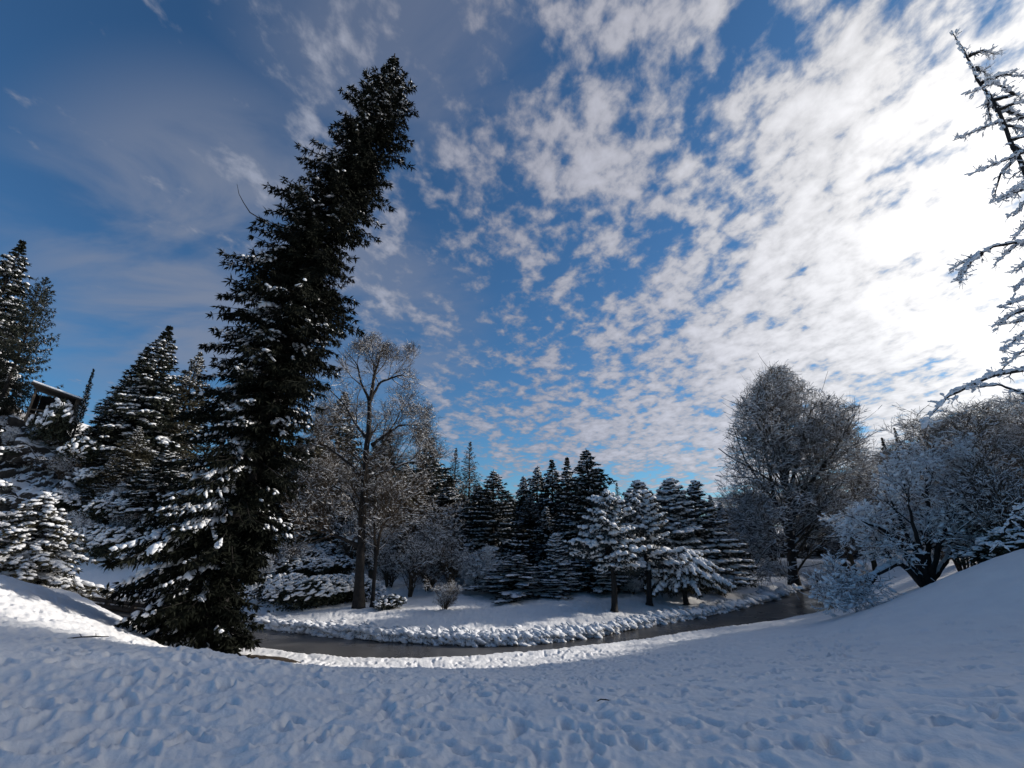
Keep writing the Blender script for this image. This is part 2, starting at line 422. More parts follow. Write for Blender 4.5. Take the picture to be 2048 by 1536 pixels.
def polar_grid():
    ph = np.concatenate([np.linspace(-pi, -1.0, 60, endpoint=False), np.linspace(-1.0, 1.0, 1150), np.linspace(1.0, pi, 61)[1:]])
    r = np.concatenate([[.01, 1.0, 2.0], np.geomspace(2.6, 24, 330)[:-1], np.geomspace(24, 60, 130)[:-1], np.geomspace(60, 900, 70)])
    return ph, r
def make_ground():
    ph, r = polar_grid(); PH, RR = np.meshgrid(ph, r); X, Y = RR*np.sin(PH), RR*np.cos(PH)
    Z = ground(X, Y)
    # trampled, wind-rippled snow
    R_ = np.random.default_rng(3)
    a, b = rn(PH), rf(PH)
    land = np.where(RR < a, sstep(0, .6, a-RR), np.where(RR > b, sstep(.05, .5, RR-b), 0)); land = np.where(np.abs(PH) > .95, 1, land)
    fade = 1-sstep(40, 90, RR)
    smoothside = sstep(.12, .5, PH)                    # less trodden towards the right
    tr = .35+.65*sstep(-.35, .45, vnoise(X*.4+50, Y*.4))
    relief = .032*fbm(X*.9, Y*.9, None, 3) + (.030*tr*(1-.5*smoothside))*fbm(X*3.3+9, Y*3.3, None, 3) + .022*tr*(1-.6*smoothside)*fbm(X*8, Y*8, None, 2) + .009*(1-.6*smoothside)*vnoise(X*21, Y*21)
    cell = np.abs(vnoise(X*2.1+40, Y*2.1)); relief -= .035*(1-.4*smoothside)*np.exp(-(cell/.16)**2)
    Z += relief*land*fade
    Z += np.where((RR > b) & (RR < b+3), .07*np.maximum(vnoise(X*3.1, Y*3.1), -.2)*(1-sstep(.5, 3, RR-b))*sstep(.0,.3,RR-b), 0)*(np.abs(PH) < .95)
    # footprints, most in lines that cross the meadow
    pr = []
    tracks = [((-9,3.2),(9,9.5)),((-3,3.4),(4,15)),((2,3.4),(-4,16)),((5,4),(8,15)),((-8,8),(6,5)),((-2,4),(12,8)),((1,4),(2,17)),((-7,4),(-5,13)),((9,5),(11,13)),((-1,3),(-9,12)),((3,4.2),(14,9)),((-4,11),(9,12.5)),((0,13.5),(12,16)),((-10,13),(6,15))]
    for (x0, y0), (x1, y1) in tracks:
        d = np.hypot(x1-x0, y1-y0); ux, uy = (x1-x0)/d, (y1-y0)/d; k = 0; s = 0
        while s < d:
            k += 1; s += R_.uniform(.45, .7); off = .13*(1 if k % 2 else -1) + .5*sin(s*.5)
            pr.append((x0+ux*s-uy*off, y0+uy*s+ux*off, math.atan2(uy, ux)+R_.normal(0, .25)))
    for _ in range(1000):
        rr = R_.uniform(3.5, 19); p = R_.uniform(-.95, .6); pr.append((rr*sin(p), rr*cos(p), R_.uniform(0, pi)))
    for _ in range(90):
        rr = R_.uniform(4, 17); p = R_.uniform(.5, .9); pr.append((rr*sin(p), rr*cos(p), R_.uniform(0, pi)))
    for x, y, t in pr:
        p0 = math.atan2(x, y); r0 = math.hypot(x, y)
        if y < 1: continue
        i0, i1 = np.searchsorted(r, [r0-.6, r0+.6]); j0, j1 = np.searchsorted(ph, [p0-.6/r0, p0+.6/r0])
        dx, dy = X[i0:i1, j0:j1]-x, Y[i0:i1, j0:j1]-y
        u = dx*cos(t)+dy*sin(t); v = -dx*sin(t)+dy*cos(t)
        q = np.sqrt((u/.145)**2+(v/.07)**2) + .25*vnoise(X[i0:i1, j0:j1]*9, Y[i0:i1, j0:j1]*9)
        dep = R_.uniform(.035, .085)
        Z[i0:i1, j0:j1] += (-dep*(1-sstep(.6, 1.15, q)) + .018*np.exp(-((q-1.45)/.3)**2))*land[i0:i1, j0:j1]
    # ploughed furrows in the drift on the right
    for x0, y0, x1, y1, w, dp in [(3.0,6.6,6.8,4.9,.16,.055),(3.6,7.2,8.5,5.9,.14,.05),(2.2,5.9,5.4,4.3,.15,.045),(5,8.2,10.5,8.6,.15,.05),(6.2,7.0,10.5,7.2,.13,.04),(4.6,5.2,7.6,4.4,.16,.05)]:
        dx, dy = x1-x0, y1-y0; L2 = dx*dx+dy*dy
        wx, wy = X + .28*vnoise(X*1.3, Y*1.3), Y + .28*vnoise(X*1.3+7, Y*1.3)
        s = ((wx-x0)*dx+(wy-y0)*dy)/L2; dd = ((wx-x0)*dy-(wy-y0)*dx)/math.sqrt(L2)
        m = sstep(-.05, .12, s)*(1-sstep(.85, 1.1, s))*(RR < 14)*(Y > 1)
        Z += m*(-dp*np.exp(-(dd/w)**2) + dp*.55*np.exp(-((dd-w*1.9)/(w*1.0))**2))
    V = np.stack([X, Y, Z], -1).reshape(-1, 3); nr, npn = len(r), len(ph)
    ii, jj = np.meshgrid(np.arange(nr-1), np.arange(npn-1), indexing='ij'); q = ii*npn+jj
    F = np.stack([q, q+npn, q+npn+1, q+1], -1).reshape(-1, 4)[:, ::-1]
    return V, F
def snow_ground(nt, bs):
    geo = nt.nodes.new('ShaderNodeNewGeometry'); sx = nt.nodes.new('ShaderNodeSeparateXYZ'); nt.links.new(geo.outputs['Position'], sx.inputs[0])
    sn = nt.nodes.new('ShaderNodeSeparateXYZ'); nt.links.new(geo.outputs['Normal'], sn.inputs[0])
    n0 = noise(nt, 1.4, 4); n1 = noise(nt, 9, 6, .6); n2 = noise(nt, 45, 5, .65)
    # bare wet earth right at the waterline
    lo = N(nt, 'ShaderNodeMapRange', i_1=.01, i_2=.07); nt.links.new(sx.outputs['Z'], lo.inputs[0])
    c = ramp(nt, [(.35, (.79,.79,.80)), (.65, (.84,.84,.84))]); nt.links.new(n0.outputs['Fac'], c.inputs[0])
    mx = nt.nodes.new('ShaderNodeMixRGB'); mx.inputs[1].default_value = (.035,.03,.022,1); nt.links.new(lo.outputs[0], mx.inputs[0]); nt.links.new(c.outputs[0], mx.inputs[2])
    nt.links.new(mx.outputs[0], bs.inputs['Base Color']); bs.inputs['Roughness'].default_value = .65; bs.inputs['Specular IOR Level'].default_value = .25
    b1 = nt.nodes.new('ShaderNodeBump'); b1.inputs['Strength'].default_value = .45; b1.inputs['Distance'].default_value = .05; nt.links.new(n1.outputs['Fac'], b1.inputs['Height'])
    b2 = nt.nodes.new('ShaderNodeBump'); b2.inputs['Strength'].default_value = .35; b2.inputs['Distance'].default_value = .012; nt.links.new(n2.outputs['Fac'], b2.inputs['Height'])
    nt.links.new(b1.outputs[0], b2.inputs['Normal']); nt.links.new(b2.outputs[0], bs.inputs['Normal'])
M['ground'] = mat('ground_snow', snow_ground)
V, F = make_ground()
g = link('ground', build_mesh('ground', [(V, F, 0)], [M['ground']])); tag(g, kind='structure')

# ------------------------------------------------------------------ stream, half frozen
def water(nt, bs):
    n0 = noise(nt, .35, 5); c = ramp(nt, [(.35, (.055,.054,.056)), (.55, (.072,.070,.070)), (.7, (.11,.108,.108))]); nt.links.new(n0.outputs['Fac'], c.inputs[0])
    nt.links.new(c.outputs[0], bs.inputs['Base Color']); bs.inputs['IOR'].default_value = 1.33
    r = N(nt, 'ShaderNodeMapRange', i_1=.3, i_2=.7, i_3=.18, i_4=.42); nt.links.new(n0.outputs['Fac'], r.inputs[0]); nt.links.new(r.outputs[0], bs.inputs['Roughness'])
    n1 = noise(nt, 6, 3); b1 = nt.nodes.new('ShaderNodeBump'); b1.inputs['Strength'].default_value = .12; b1.inputs['Distance'].default_value = .03
    nt.links.new(n1.outputs['Fac'], b1.inputs['Height']); nt.links.new(b1.outputs[0], bs.inputs['Normal'])
M['water'] = mat('water', water)
ph = np.linspace(nA[0]-.02, nA[-1], 400); a, b = rn(ph)-.8, rf(ph)+.8
V = np.concatenate([np.stack([a*np.sin(ph), a*np.cos(ph), 0*a], 1), np.stack([b*np.sin(ph), b*np.cos(ph), 0*a], 1)]); i = np.arange(399)
w = link('water', build_mesh('water', [(V, np.stack([i, i+1, i+401, i+400], 1)[:, ::-1], 0)], [M['water']])); tag(w, kind='structure')

# ------------------------------------------------------------------ snowy tussocks of grass along the far bank
R_ = np.random.default_rng(11)
n = 4300; ph = R_.uniform(fA[0], fA[-2], n); off = np.abs(R_.normal(0, .75, n))*(.5+.8*np.abs(vnoise(ph*40, 0*ph)))+.02; r = rf(ph)+off*np.clip(rf(ph)/22, 1, 2)
x, y = r*np.sin(ph), r*np.cos(ph); z = ground(x, y); s = R_.uniform(.035, 1, n)**2.6*.15+.018; s = s*np.clip(rf(ph)/24, 1, 1.7)
dd = np.stack([np.cos(ph+R_.normal(0,.8,n)), -np.sin(ph), -.3+0*ph], 1)
bl = blobs(np.stack([x, y, z+s*.25], 1), dd, s*1.6, s*1.1, s*.6, R_, ICO1, .38)
m = 15000; k = R_.integers(0, n, m); gp = np.stack([x[k], y[k], z[k]], 1)+R_.normal(0, .09, (m, 3))*[1, 1, .2]
gp[:, :2] -= np.stack([np.sin(ph[k]), np.cos(ph[k])], 1)*s[k][:, None]*R_.uniform(.3, 1.0, m)[:, None]; gd = R_.normal(0, .6, (m, 3)); gd[:, 2] = R_.uniform(-.9, .6, m)
gd[:, :2] -= np.stack([np.sin(ph[k]), np.cos(ph[k])], 1)*.7
gk = kites(gp, gd, R_.uniform(.08, .22, m), R_.uniform(.006, .014, m), R_)
M['drygrass'] = var_mat('dry_grass', (.03,.024,.014), (.10,.08,.045), 3, .9)
t_ = link('grass', build_mesh('grass', [(*gk, 0), (*bl, 1)], [M['drygrass'], M['snow']])); tag(t_, 'snow capped grass tussocks along the far bank of the stream', 'grass', kind='stuff')

# ------------------------------------------------------------------ rocky hillside on the left
def rocky(nt, bs):
    geo = nt.nodes.new('ShaderNodeNewGeometry'); sn = nt.nodes.new('ShaderNodeSeparateXYZ'); nt.links.new(geo.outputs['Normal'], sn.inputs[0])
    n0 = noise(nt, 1.6, 6, .65); n1 = noise(nt, .9, 7, .7); ad = N(nt, 'ShaderNodeMath', operation='MULTIPLY_ADD', i_1=.7, i_2=-.35); nt.links.new(n0.outputs['Fac'], ad.inputs[0])
    s = N(nt, 'ShaderNodeMath', operation='ADD'); nt.links.new(sn.outputs['Z'], s.inputs[0]); nt.links.new(ad.outputs[0], s.inputs[1])
    mr = N(nt, 'ShaderNodeMapRange', i_1=.54, i_2=.64); nt.links.new(s.outputs[0], mr.inputs[0])
    c = ramp(nt, [(.3, (.015,.014,.013)), (.5, (.042,.037,.032)), (.72, (.085,.074,.063))]); nt.links.new(n1.outputs['Fac'], c.inputs[0])
    mx = nt.nodes.new('ShaderNodeMixRGB'); nt.links.new(mr.outputs[0], mx.inputs[0]); nt.links.new(c.outputs[0], mx.inputs[1]); mx.inputs[2].default_value = (.82,.83,.85,1)
    nt.links.new(mx.outputs[0], bs.inputs['Base Color']); bs.inputs['Roughness'].default_value = .85
    b = nt.nodes.new('ShaderNodeBump'); b.inputs['Strength'].default_value = .7; b.inputs['Distance'].default_value = .25; n3 = noise(nt, 3.2, 8, .7); nt.links.new(n3.outputs['Fac'], b.inputs['Height']); nt.links.new(b.outputs[0], bs.inputs['Normal'])
M['rock'] = mat('rock_and_snow', rocky)
def cliff_pt(u, v):
    """u 0..1 left to right (photo x), v 0..1 bottom to top"""
    px = -420 + u*860
    ytop = np.interp(px, [-420,-100,0,60,120,180,215,260,330,440], [560,640,760,850,868,895,925,960,1010,1080])
    ybot = np.interp(px, [-420,0,200,440], [1150,1170,1190,1215])
    Y = np.interp(v, [0,.12,.45,.75,1,1.25], [39,41,44.5,48,50.5,62]) + 0*u
    py = ybot + (ytop-ybot)*np.minimum(v, 1.0)
    dx = (px-1024)/FOC; dy = (768-py)/FOC
    dY = cos(PITCH)-dy*sin(PITCH); dZ = sin(PITCH)+dy*cos(PITCH); t = Y/dY
    return dx*t, Y, 4+dZ*t - np.maximum(v-1, 0)*6
uu, vv = np.meshgrid(np.linspace(0, 1, 460), np.linspace(0, 1.25, 330))
X, Y, Z = cliff_pt(uu, vv)
st = 3.0; q = (Z + 1.3*fbm(X*.22, Y*.3, None, 3) + .42*X)/st; fq = q-np.floor(q)
Y = Y - 2.3*(sstep(.0, .8, 1-fq))*.9 - 1.5*np.abs(fbm(X*.55+3, Z*.22, None, 5)) + .35*fbm(X*1.4, Z*2.4, None, 4)
Z = Z + .5*fbm(X*.8, Y*.8+Z*.5, None, 4) + .5*sstep(.7, 1, fq)
X = X + .45*fbm(X*.6+21, Z*.7, None, 4)
V = np.stack([X, Y, Z], -1).reshape(-1, 3); nc = 460
ii, jj = np.meshgrid(np.arange(329), np.arange(459), indexing='ij'); q = ii*nc+jj
c = link('hill', build_mesh('hill', [(V, np.stack([q, q+1, q+nc+1, q+nc], -1).reshape(-1, 4), 0)], [M['rock']])); tag(c, kind='structure')
CLX, CLY, CLZ = X, Y, Z
def cliff_at(px, v):
    j = int(np.clip((px+420)/860*459, 0, 459)); i = int(np.clip(v/1.25*329, 0, 329)); return np.array([CLX[i, j], CLY[i, j], CLZ[i, j]])

# ================================================================== TEMPLATES
def T(name, g, bark, leafm): return meshes(name, g, M[bark], M[leafm])
TP = {}
H = 14
TP['fir_a'] = T('fir', conifer(H, 3.0, 21, nb=230, cs=.05, droop=.30, snow=.68, snow_w=.14, ns=8, sl=.34, sw=.050, e0=-.1, e1=.35, patch=1.5), 'bark_dark', 'needle')
TP['fir_b'] = T('fir', conifer(H, 2.7, 22, nb=260, cs=.06, droop=.22, snow=.65, snow_w=.145, ns=8, sl=.34, sw=.05, e0=0, e1=.4, whorl=True), 'bark_dark', 'needle')
TP['dark'] = T('spruce', conifer(H, 2.8, 23, nb=250, cs=.05, droop=.35, snow=.6, snow_w=.15, ns=9, sl=.36, sw=.05, e0=-.2, e1=.4, prof=.9), 'bark_dark', 'needle')
TP['line'] = T('spruce', conifer(H, 3.0, 24, nb=240, cs=.06, droop=.42, tip=.25, snow=.9, snow_w=.12, ns=9, sl=.32, sw=.05, e0=-.05, e1=.5, twig=.28, whorl=True, prof=.8), 'bark_dark', 'needle')
TP['thin'] = T('larch', conifer(H, 2.6, 25, nb=190, cs=.12, droop=.22, tip=.3, snow=.4, snow_w=.05, ns=4, sl=.30, sw=.035, e0=.0, e1=.7, twig=.3), 'bark', 'needle_olive')
TP['olive'] = T('spruce', conifer(H, 3.2, 26, nb=230, cs=.05, droop=.38, tip=.2, snow=.55, snow_w=.10, ns=8, sl=.32, sw=.042, e0=-.05, e1=.5, prof=.8), 'bark', 'needle_olive')
TP['puff'] = T('pine', conifer(H, 3.1, 27, nb=170, cs=.05, droop=.20, tip=.1, snow=.85, snow_w=.24, ns=9, sl=.36, sw=.055, e0=.1, e1=.5, prof=.6, ragged=.4, tpl=ICO1, patch=2.4), 'bark_dark', 'needle_blue')
TP['puff_b'] = T('pine', conifer(H, 2.7, 28, nb=150, cs=.08, droop=.25, tip=.1, snow=.75, snow_w=.20, ns=9, sl=.36, sw=.055, e0=.1, e1=.6, prof=.6, ragged=.4, tpl=ICO1, patch=2.4), 'bark_dark', 'needle')
TP['spire'] = T('cypress', conifer(H, 1.2, 29, nb=150, cs=.03, droop=.05, tip=.0, snow=.35, snow_w=.10, ns=8, sl=.30, sw=.05, e0=.8, e1=1.1, prof=.5), 'bark_dark', 'needle')
TP['feather'] = T('spruce', conifer(H, 3.6, 30, nb=150, cs=.06, droop=.45, tip=.42, snow=.15, snow_w=.05, ns=7, sl=.32, sw=.04, e0=.1, e1=.8, twig=.22, hang=.8, prof=.6), 'bark_dark', 'needle')
TP['young'] = T('fir', conifer(6, 2.6, 31, nb=170, cs=.03, droop=.55, tip=.05, snow=.95, snow_w=.13, ns=8, sl=.26, sw=.035, e0=.05, e1=.5, prof=.85, step=.28, tpl=ICO1), 'bark_dark', 'needle_olive')
TP['bush_a'] = T('bush', leafy(41, 3600, 1.6, 1.5, .17, .8, .17, 14), 'bark', 'leaf')
TP['bush_b'] = T('bush', leafy(42, 5200, 1.9, 1.5, .15, 1.2, .12, 22), 'bark', 'leaf')
TP['bush_c'] = T('bush', leafy(43, 3000, 1.2, 1.8, .15, .45, .14, 12), 'bark', 'leaf')
def stems(n, H, spread, seed, lean=.5):
    R_ = np.random.default_rng(seed); out = []
    for k in range(n):
        a = R_.uniform(0, 2*pi); s = R_.uniform(.2, 1)*spread; h = H*R_.uniform(.6, 1)
        out.append([(.12*cos(a), .12*sin(a), -.1), (.4*s*cos(a)*lean*1.4, .4*s*sin(a)*lean*1.4, h*.45), (s*cos(a), s*sin(a), h)])
    return out
def shrub(seed, n, H, spread, L, cover, lev3=4, snow_floor=.014, puffs=0, up=.06):
    st_ = stems(n, H, spread, seed)
    return bare([dict(n=8, L=L, r=.55, ang=.7, wander=.10, up=up, seg=4), dict(n=7, L=L*.5, r=.5, ang=.8, wander=.16, up=up, seg=3, rmin=.006), dict(n=lev3, L=L*.28, r=.55, ang=.8, wander=.2, up=up*.6, seg=2, rmin=.005)],
                seed, st_, [.045]*n, snow_floor=snow_floor, cover=cover, start_t=.12, puffs=puffs)
TP['shrub_a'] = T('shrub', shrub(51, 9, 2.4, 1.6, 1.3, .42), 'bark_warm', 'bark_warm')
TP['shrub_b'] = T('shrub', shrub(52, 10, 2.0, 2.1, 1.2, .9, snow_floor=.02), 'bark_warm', 'bark_warm')
TP['shrub_c'] = T('shrub', shrub(53, 8, 3.6, 1.8, 1.7, .42), 'bark_warm', 'bark_warm')
def round_env(cx, cz, rx, rz): return lambda p: ((p[:, 0]**2+p[:, 1]**2)/rx**2 + (p[:, 2]-cz)**2/rz**2) < 1
TP['wood_a'] = T('tree', bare([dict(n=22, L=4.2, r=.4, ang=.85, wander=.10, up=.08, seg=6), dict(n=9, L=2.2, r=.5, ang=.7, wander=.14, up=.06, seg=4), dict(n=7, L=1.1, r=.5, ang=.75, wander=.2, up=.03, seg=3, rmin=.009), dict(n=3, L=.6, r=.5, ang=.8, wander=.2, up=0, seg=2, rmin=.008)],
    61, [[(0,0,-.2),(.1,0,5),(0,.1,11)], [(0,0,2.5),(.8,.3,6),(1.6,.4,9.5)]], [.24,.15], round_env(0,7,4.4,5.6), cover=.6, snow_floor=.016), 'bark_warm', 'bark_warm')
TP['wood_b'] = T('tree', bare([dict(n=26, L=3.6, r=.4, ang=.7, wander=.10, up=.14, seg=6), dict(n=9, L=2.0, r=.5, ang=.6, wander=.14, up=.10, seg=4), dict(n=7, L=1.0, r=.5, ang=.7, wander=.2, up=.05, seg=3, rmin=.009), dict(n=3, L=.6, r=.5, ang=.8, wander=.2, up=0, seg=2, rmin=.008)],
    62, [[(0,0,-.2),(-.1,0,5),(.1,.1,11)]], [.22], round_env(0,6.5,3.6,5.8), cover=.5, snow_floor=.014), 'bark_tan', 'bark_tan')

def place(kind, name, tx, ty, Y, wpx=None, base=None, h=None, R0=3.0, H0=14.0, label='', cat='tree', group=None, rotz=0, lean_max=.16, sink=.15):
    """stands a template tree on the ground at depth Y; (tx,ty) is where its top shows in the photo, wpx how wide it shows"""
    top = at_y(tx, ty, Y); X0 = top[0]
    if base is not None:
        zb = 1.0
        for _ in range(6): X0 = ray(base, 1150)[0]*Y/ray(base, 1150)[1]
    zb = float(ground(X0, Y, False)) if h is None else top[2]-h
    H = max(top[2]-zb, .8); lean = math.atan2(top[0]-X0, H)
    lean = max(-lean_max, min(lean_max, lean))
    sz = H/H0; sx = sz
    if wpx: sx = (wpx/2/FOC*Y/ray(tx, 1000)[1])/R0
    return make_thing(name, TP[kind], (top[0]-math.tan(lean)*H, Y, zb-sink), rotz, (sx, sx, sz), (lean, 0), label, cat, group)

# ================================================================== HERO SPRUCE (leaning right)
Ys = 16.5
AX = [(405,1306),(425,1200),(452,1080),(485,950),(520,820),(552,690),(590,560),(632,440),(702,330),(745,230),(775,160),(789,104)]
AP = np.array([at_y(a, b, Ys + .0) for a, b in AX]); base = AP[0].copy(); base[2] = float(ground(base[0], Ys, False))
tt = (AP[:, 2]-AP[0, 2])/(AP[-1, 2]-AP[0, 2]); HH = AP[-1, 2]-base[2]
def hero_axis(t):
    t = np.asarray(t, float)
    return np.stack([np.interp(t, tt, AP[:, 0]-base[0]), 0*t + .6*np.sin(t*3), np.interp(t, tt, AP[:, 2]-AP[0, 2])*HH/(AP[-1, 2]-AP[0, 2])], -1)
# half widths seen in the photo to the left and right of the trunk, in photo pixels
hy = [1306,1240,1180,1120,1050,950,880,800,700,600,520,500,440,380,330,270,210,160,120,104]
hl = [105,108,112,150,182,190,172,162,142,140,150,145,120,105,105,100,78,38,14,6]
hr = [105,95,75,75,100,115,110,110,130,128,100,98,95,80,90,95,72,48,16,6]
zt = np.array([at_y(np.interp(y_, [p[1] for p in AX][::-1], [p[0] for p in AX][::-1]), y_, Ys)[2] for y_ in hy]); th = np.clip((zt-AP[0, 2])/(AP[-1, 2]-AP[0, 2]), 0, 1)
depth = np.array([Ys/ray(600, y_)[1] for y_ in hy])
ml = np.array(hl)/FOC*depth; mr_ = np.array(hr)/FOC*depth
def hero_r(t, az):
    l, r = np.interp(t, th, ml), np.interp(t, th, mr_)
    cx = np.cos(az); k = .5+.5*np.tanh(cx*2.2)
    return l*(1-k)*(.80+.2*sstep(.30,.15,t))+r*k*.84
gA = conifer(HH, 3, 101, nb=900, cs=.012, axis=hero_axis, rfun=hero_r, e0=-.12, e1=.42, droop=.42, tip=.16, step=.26, twig=.30, hang=.62, ns=12, sl=.25, sw=.028,
             snow=.27, snow_w=.085, trunk_r=.42, tpl=ICO1, sides=16, ragged=.23, snow_in=.15, patch=1.3, lump=.30, sfun=lambda t, az: np.where(np.cos(az-pi*1.08) > .05, np.interp(t, [0,.10,.36,.50,.62,.75,1], [.55,.66,.50,.27,.26,.42,.58]), np.interp(t, [0,.5,.7,1], [.10,.10,.22,.45])))
# heavier snow on the lee (left) skirts
gB = conifer(HH, 3, 102, nb=210, cs=.012, axis=hero_axis, rfun=lambda t, az: hero_r(t, az)*.96*(t < .40)*(t > .08)*(np.cos(az-pi*1.05) > -.1)*.84+.25, e0=-.05, e1=.2, droop=.2, tip=.1, step=.26, twig=.30, hang=.55, ns=10, sl=.25, sw=.03,
             snow=.62, snow_w=.09, tpl=ICO1, snow_in=.3, ragged=.12, patch=1.6)
gC = conifer(HH*.15, 3, 103, nb=150, cs=.02, axis=lambda t: hero_axis(np.asarray(t, float)*.15), rfun=lambda t, az: hero_r(t*.15, az)*.95, e0=-.02, e1=.0, droop=.30, tip=.12, step=.24, twig=.32, hang=.6, ns=13, sl=.25, sw=.03, snow=.3, snow_w=.08, tpl=ICO1, ragged=.3, trunk_r=.3)
g = dict(trunk=gA['trunk'], crown=gA['crown']+gB['crown']+gC['crown'], snow=gA['snow']+gB['snow']+gC['snow'])
hero = make_thing('spruce_tree', meshes('spruce', g, M['bark_dark'], M['needle_dark']), base, 0, (1,1,1), (0, 0),
    'towering dark spruce that leans right above the near bank of the stream', 'tree')
P = [at_y(a, b, Ys) - np.array(base) for a, b in [(575,470),(500,425),(487,405),(478,388),(474,368)]]
link('bare_twig', build_mesh('bare_twig', [(*path_tube(P, np.linspace(.03, .008, 5), 5), 0)], [M['bark']]), hero)
# litter below it
a = np.linspace(0, 2*pi, 72, endpoint=False); rr = np.concatenate([[.02], np.linspace(.3, 1, 14)])
AA, RQ = np.meshgrid(a, rr); e = 1+.10*vnoise(AA*4, 0*AA)+.06*vnoise(AA*13, 0*AA)
X = base[0]+.95+RQ*e*2.1*np.cos(AA); Y = Ys+.15+RQ*e*1.35*np.sin(AA); Z = ground(X, Y, False)+.10+.02*fbm(X*5, Y*5)-.16*RQ**6
V = np.stack([X, Y, Z], -1).reshape(-1, 3); ii, jj = np.meshgrid(np.arange(14), np.arange(72), indexing='ij'); q = ii*72+jj; q2 = ii*72+(jj+1) % 72
l_ = link('needle_litter', build_mesh('needle_litter', [(V, np.stack([q, q2, q2+72, q+72], -1).reshape(-1, 4)[:, ::-1], 0)], [M['litter']])); tag(l_, 'brown needle litter on bare ground under the leaning spruce', 'litter', kind='stuff')

# ================================================================== BARE TREES
def env_px(Y, poly, depth_r):
    """growth region: outline in the photo at depth Y, given a real thickness front to back"""
    ys = np.array([p[0] for p in poly], float); l = np.array([p[1] for p in poly], float); r = np.array([p[2] for p in poly], float)
    def f(p, org=None):
        w = p + ORG
        d = w - EYE; fx = d[:, 0]; fwd = d[:, 1]*cos(PITCH)+d[:, 2]*sin(PITCH); up = -d[:, 1]*sin(PITCH)+d[:, 2]*cos(PITCH)
        px = 1024+fx/fwd*FOC; py = 768-up/fwd*FOC
        L_, R__ = np.interp(py, ys, l), np.interp(py, ys, r); c = (L_+R__)/2; h = (R__-L_)/2
        dz = (w[:, 1]-Y)/depth_r
        return ((np.abs(px-c)/np.maximum(h, 1))**2 + dz**2 < 1 + .85*fbm(w[:, 0]*.38, w[:, 1]*.38, w[:, 2]*.38, 2)) & (py > ys[0]) & (py < ys[-1])
    return f
# the open-crowned tree behind the stream
Yd = 27.0; ORG = at_y(716, 1228, Yd); ORG[2] = float(ground(ORG[0], Yd, False)); 
def rel(pts, Y, dy=None): return [tuple(at_y(a, b, Y+(0 if dy is None else dy[k]))-ORG) for k, (a, b) in enumerate(pts)]
env = env_px(Yd, [(662,740,800),(690,690,825),(740,665,850),(800,630,872),(860,610,880),(930,570,890),(1010,540,880),(1070,520,860),(1120,560,840),(1180,640,800),(1232,690,760)], 5.5)
trk = [rel([(716,1232),(722,1100),(728,980),(735,880),(740,800),(752,740),(768,690)], Yd),
       rel([(728,960),(690,920),(650,890),(615,885)], Yd, [0,-.6,-1.2,-1.8]), rel([(730,955),(765,945),(815,925),(845,905)], Yd, [0,.7,1.2,1.6]),
       rel([(737,880),(712,850),(690,810),(655,775)], Yd, [0,.5,1.0,1.5]), rel([(745,890),(770,870),(800,850),(850,850)], Yd, [0,-.6,-1.1,-1.6]),
       rel([(740,800),(760,765),(800,750),(840,760)], Yd, [0,.3,.6,1]), rel([(738,800),(722,765),(715,730),(690,700)], Yd, [0,-.3,-.6,-1]),
       rel([(715,1090),(670,1070),(640,1050),(590,1032)], Yd, [0,-.6,-1.2,-1.6]), rel([(722,1030),(700,990),(665,970),(660,960)], Yd, [0,.8,1.5,2]),
       rel([(742,1225),(752,1120),(760,1060),(790,1020),(812,1000)], Yd, [.3]*5), rel([(752,1120),(748,1050),(752,1000),(790,980)], Yd, [.3,.6,.9,1.2])]
gD = bare([dict(n=12, L=3.2, r=.5, ang=.8, wander=.13, up=.07, seg=6, rmax=.09, lo=.2), dict(n=8, L=1.7, r=.5, ang=.7, wander=.16, up=.07, seg=4), dict(n=6, L=.95, r=.5, ang=.7, wander=.2, up=.04, seg=3, rmin=.007), dict(n=4, L=.5, r=.6, ang=.8, wander=.2, up=.02, seg=2, rmin=.006)],
    71, trk, [.28,.11,.11,.11,.11,.10,.09,.11,.10,.12,.08], env, cover=.62, start_t=.25, snow_floor=.014, snow_min_r=.0095, thin=.35)
make_thing('bare_tree', meshes('bare_tree', gD, M['bark_dark'], M['bark_warm']), ORG, label='tall leafless open-crowned tree on the far bank just right of the leaning spruce', cat='tree')
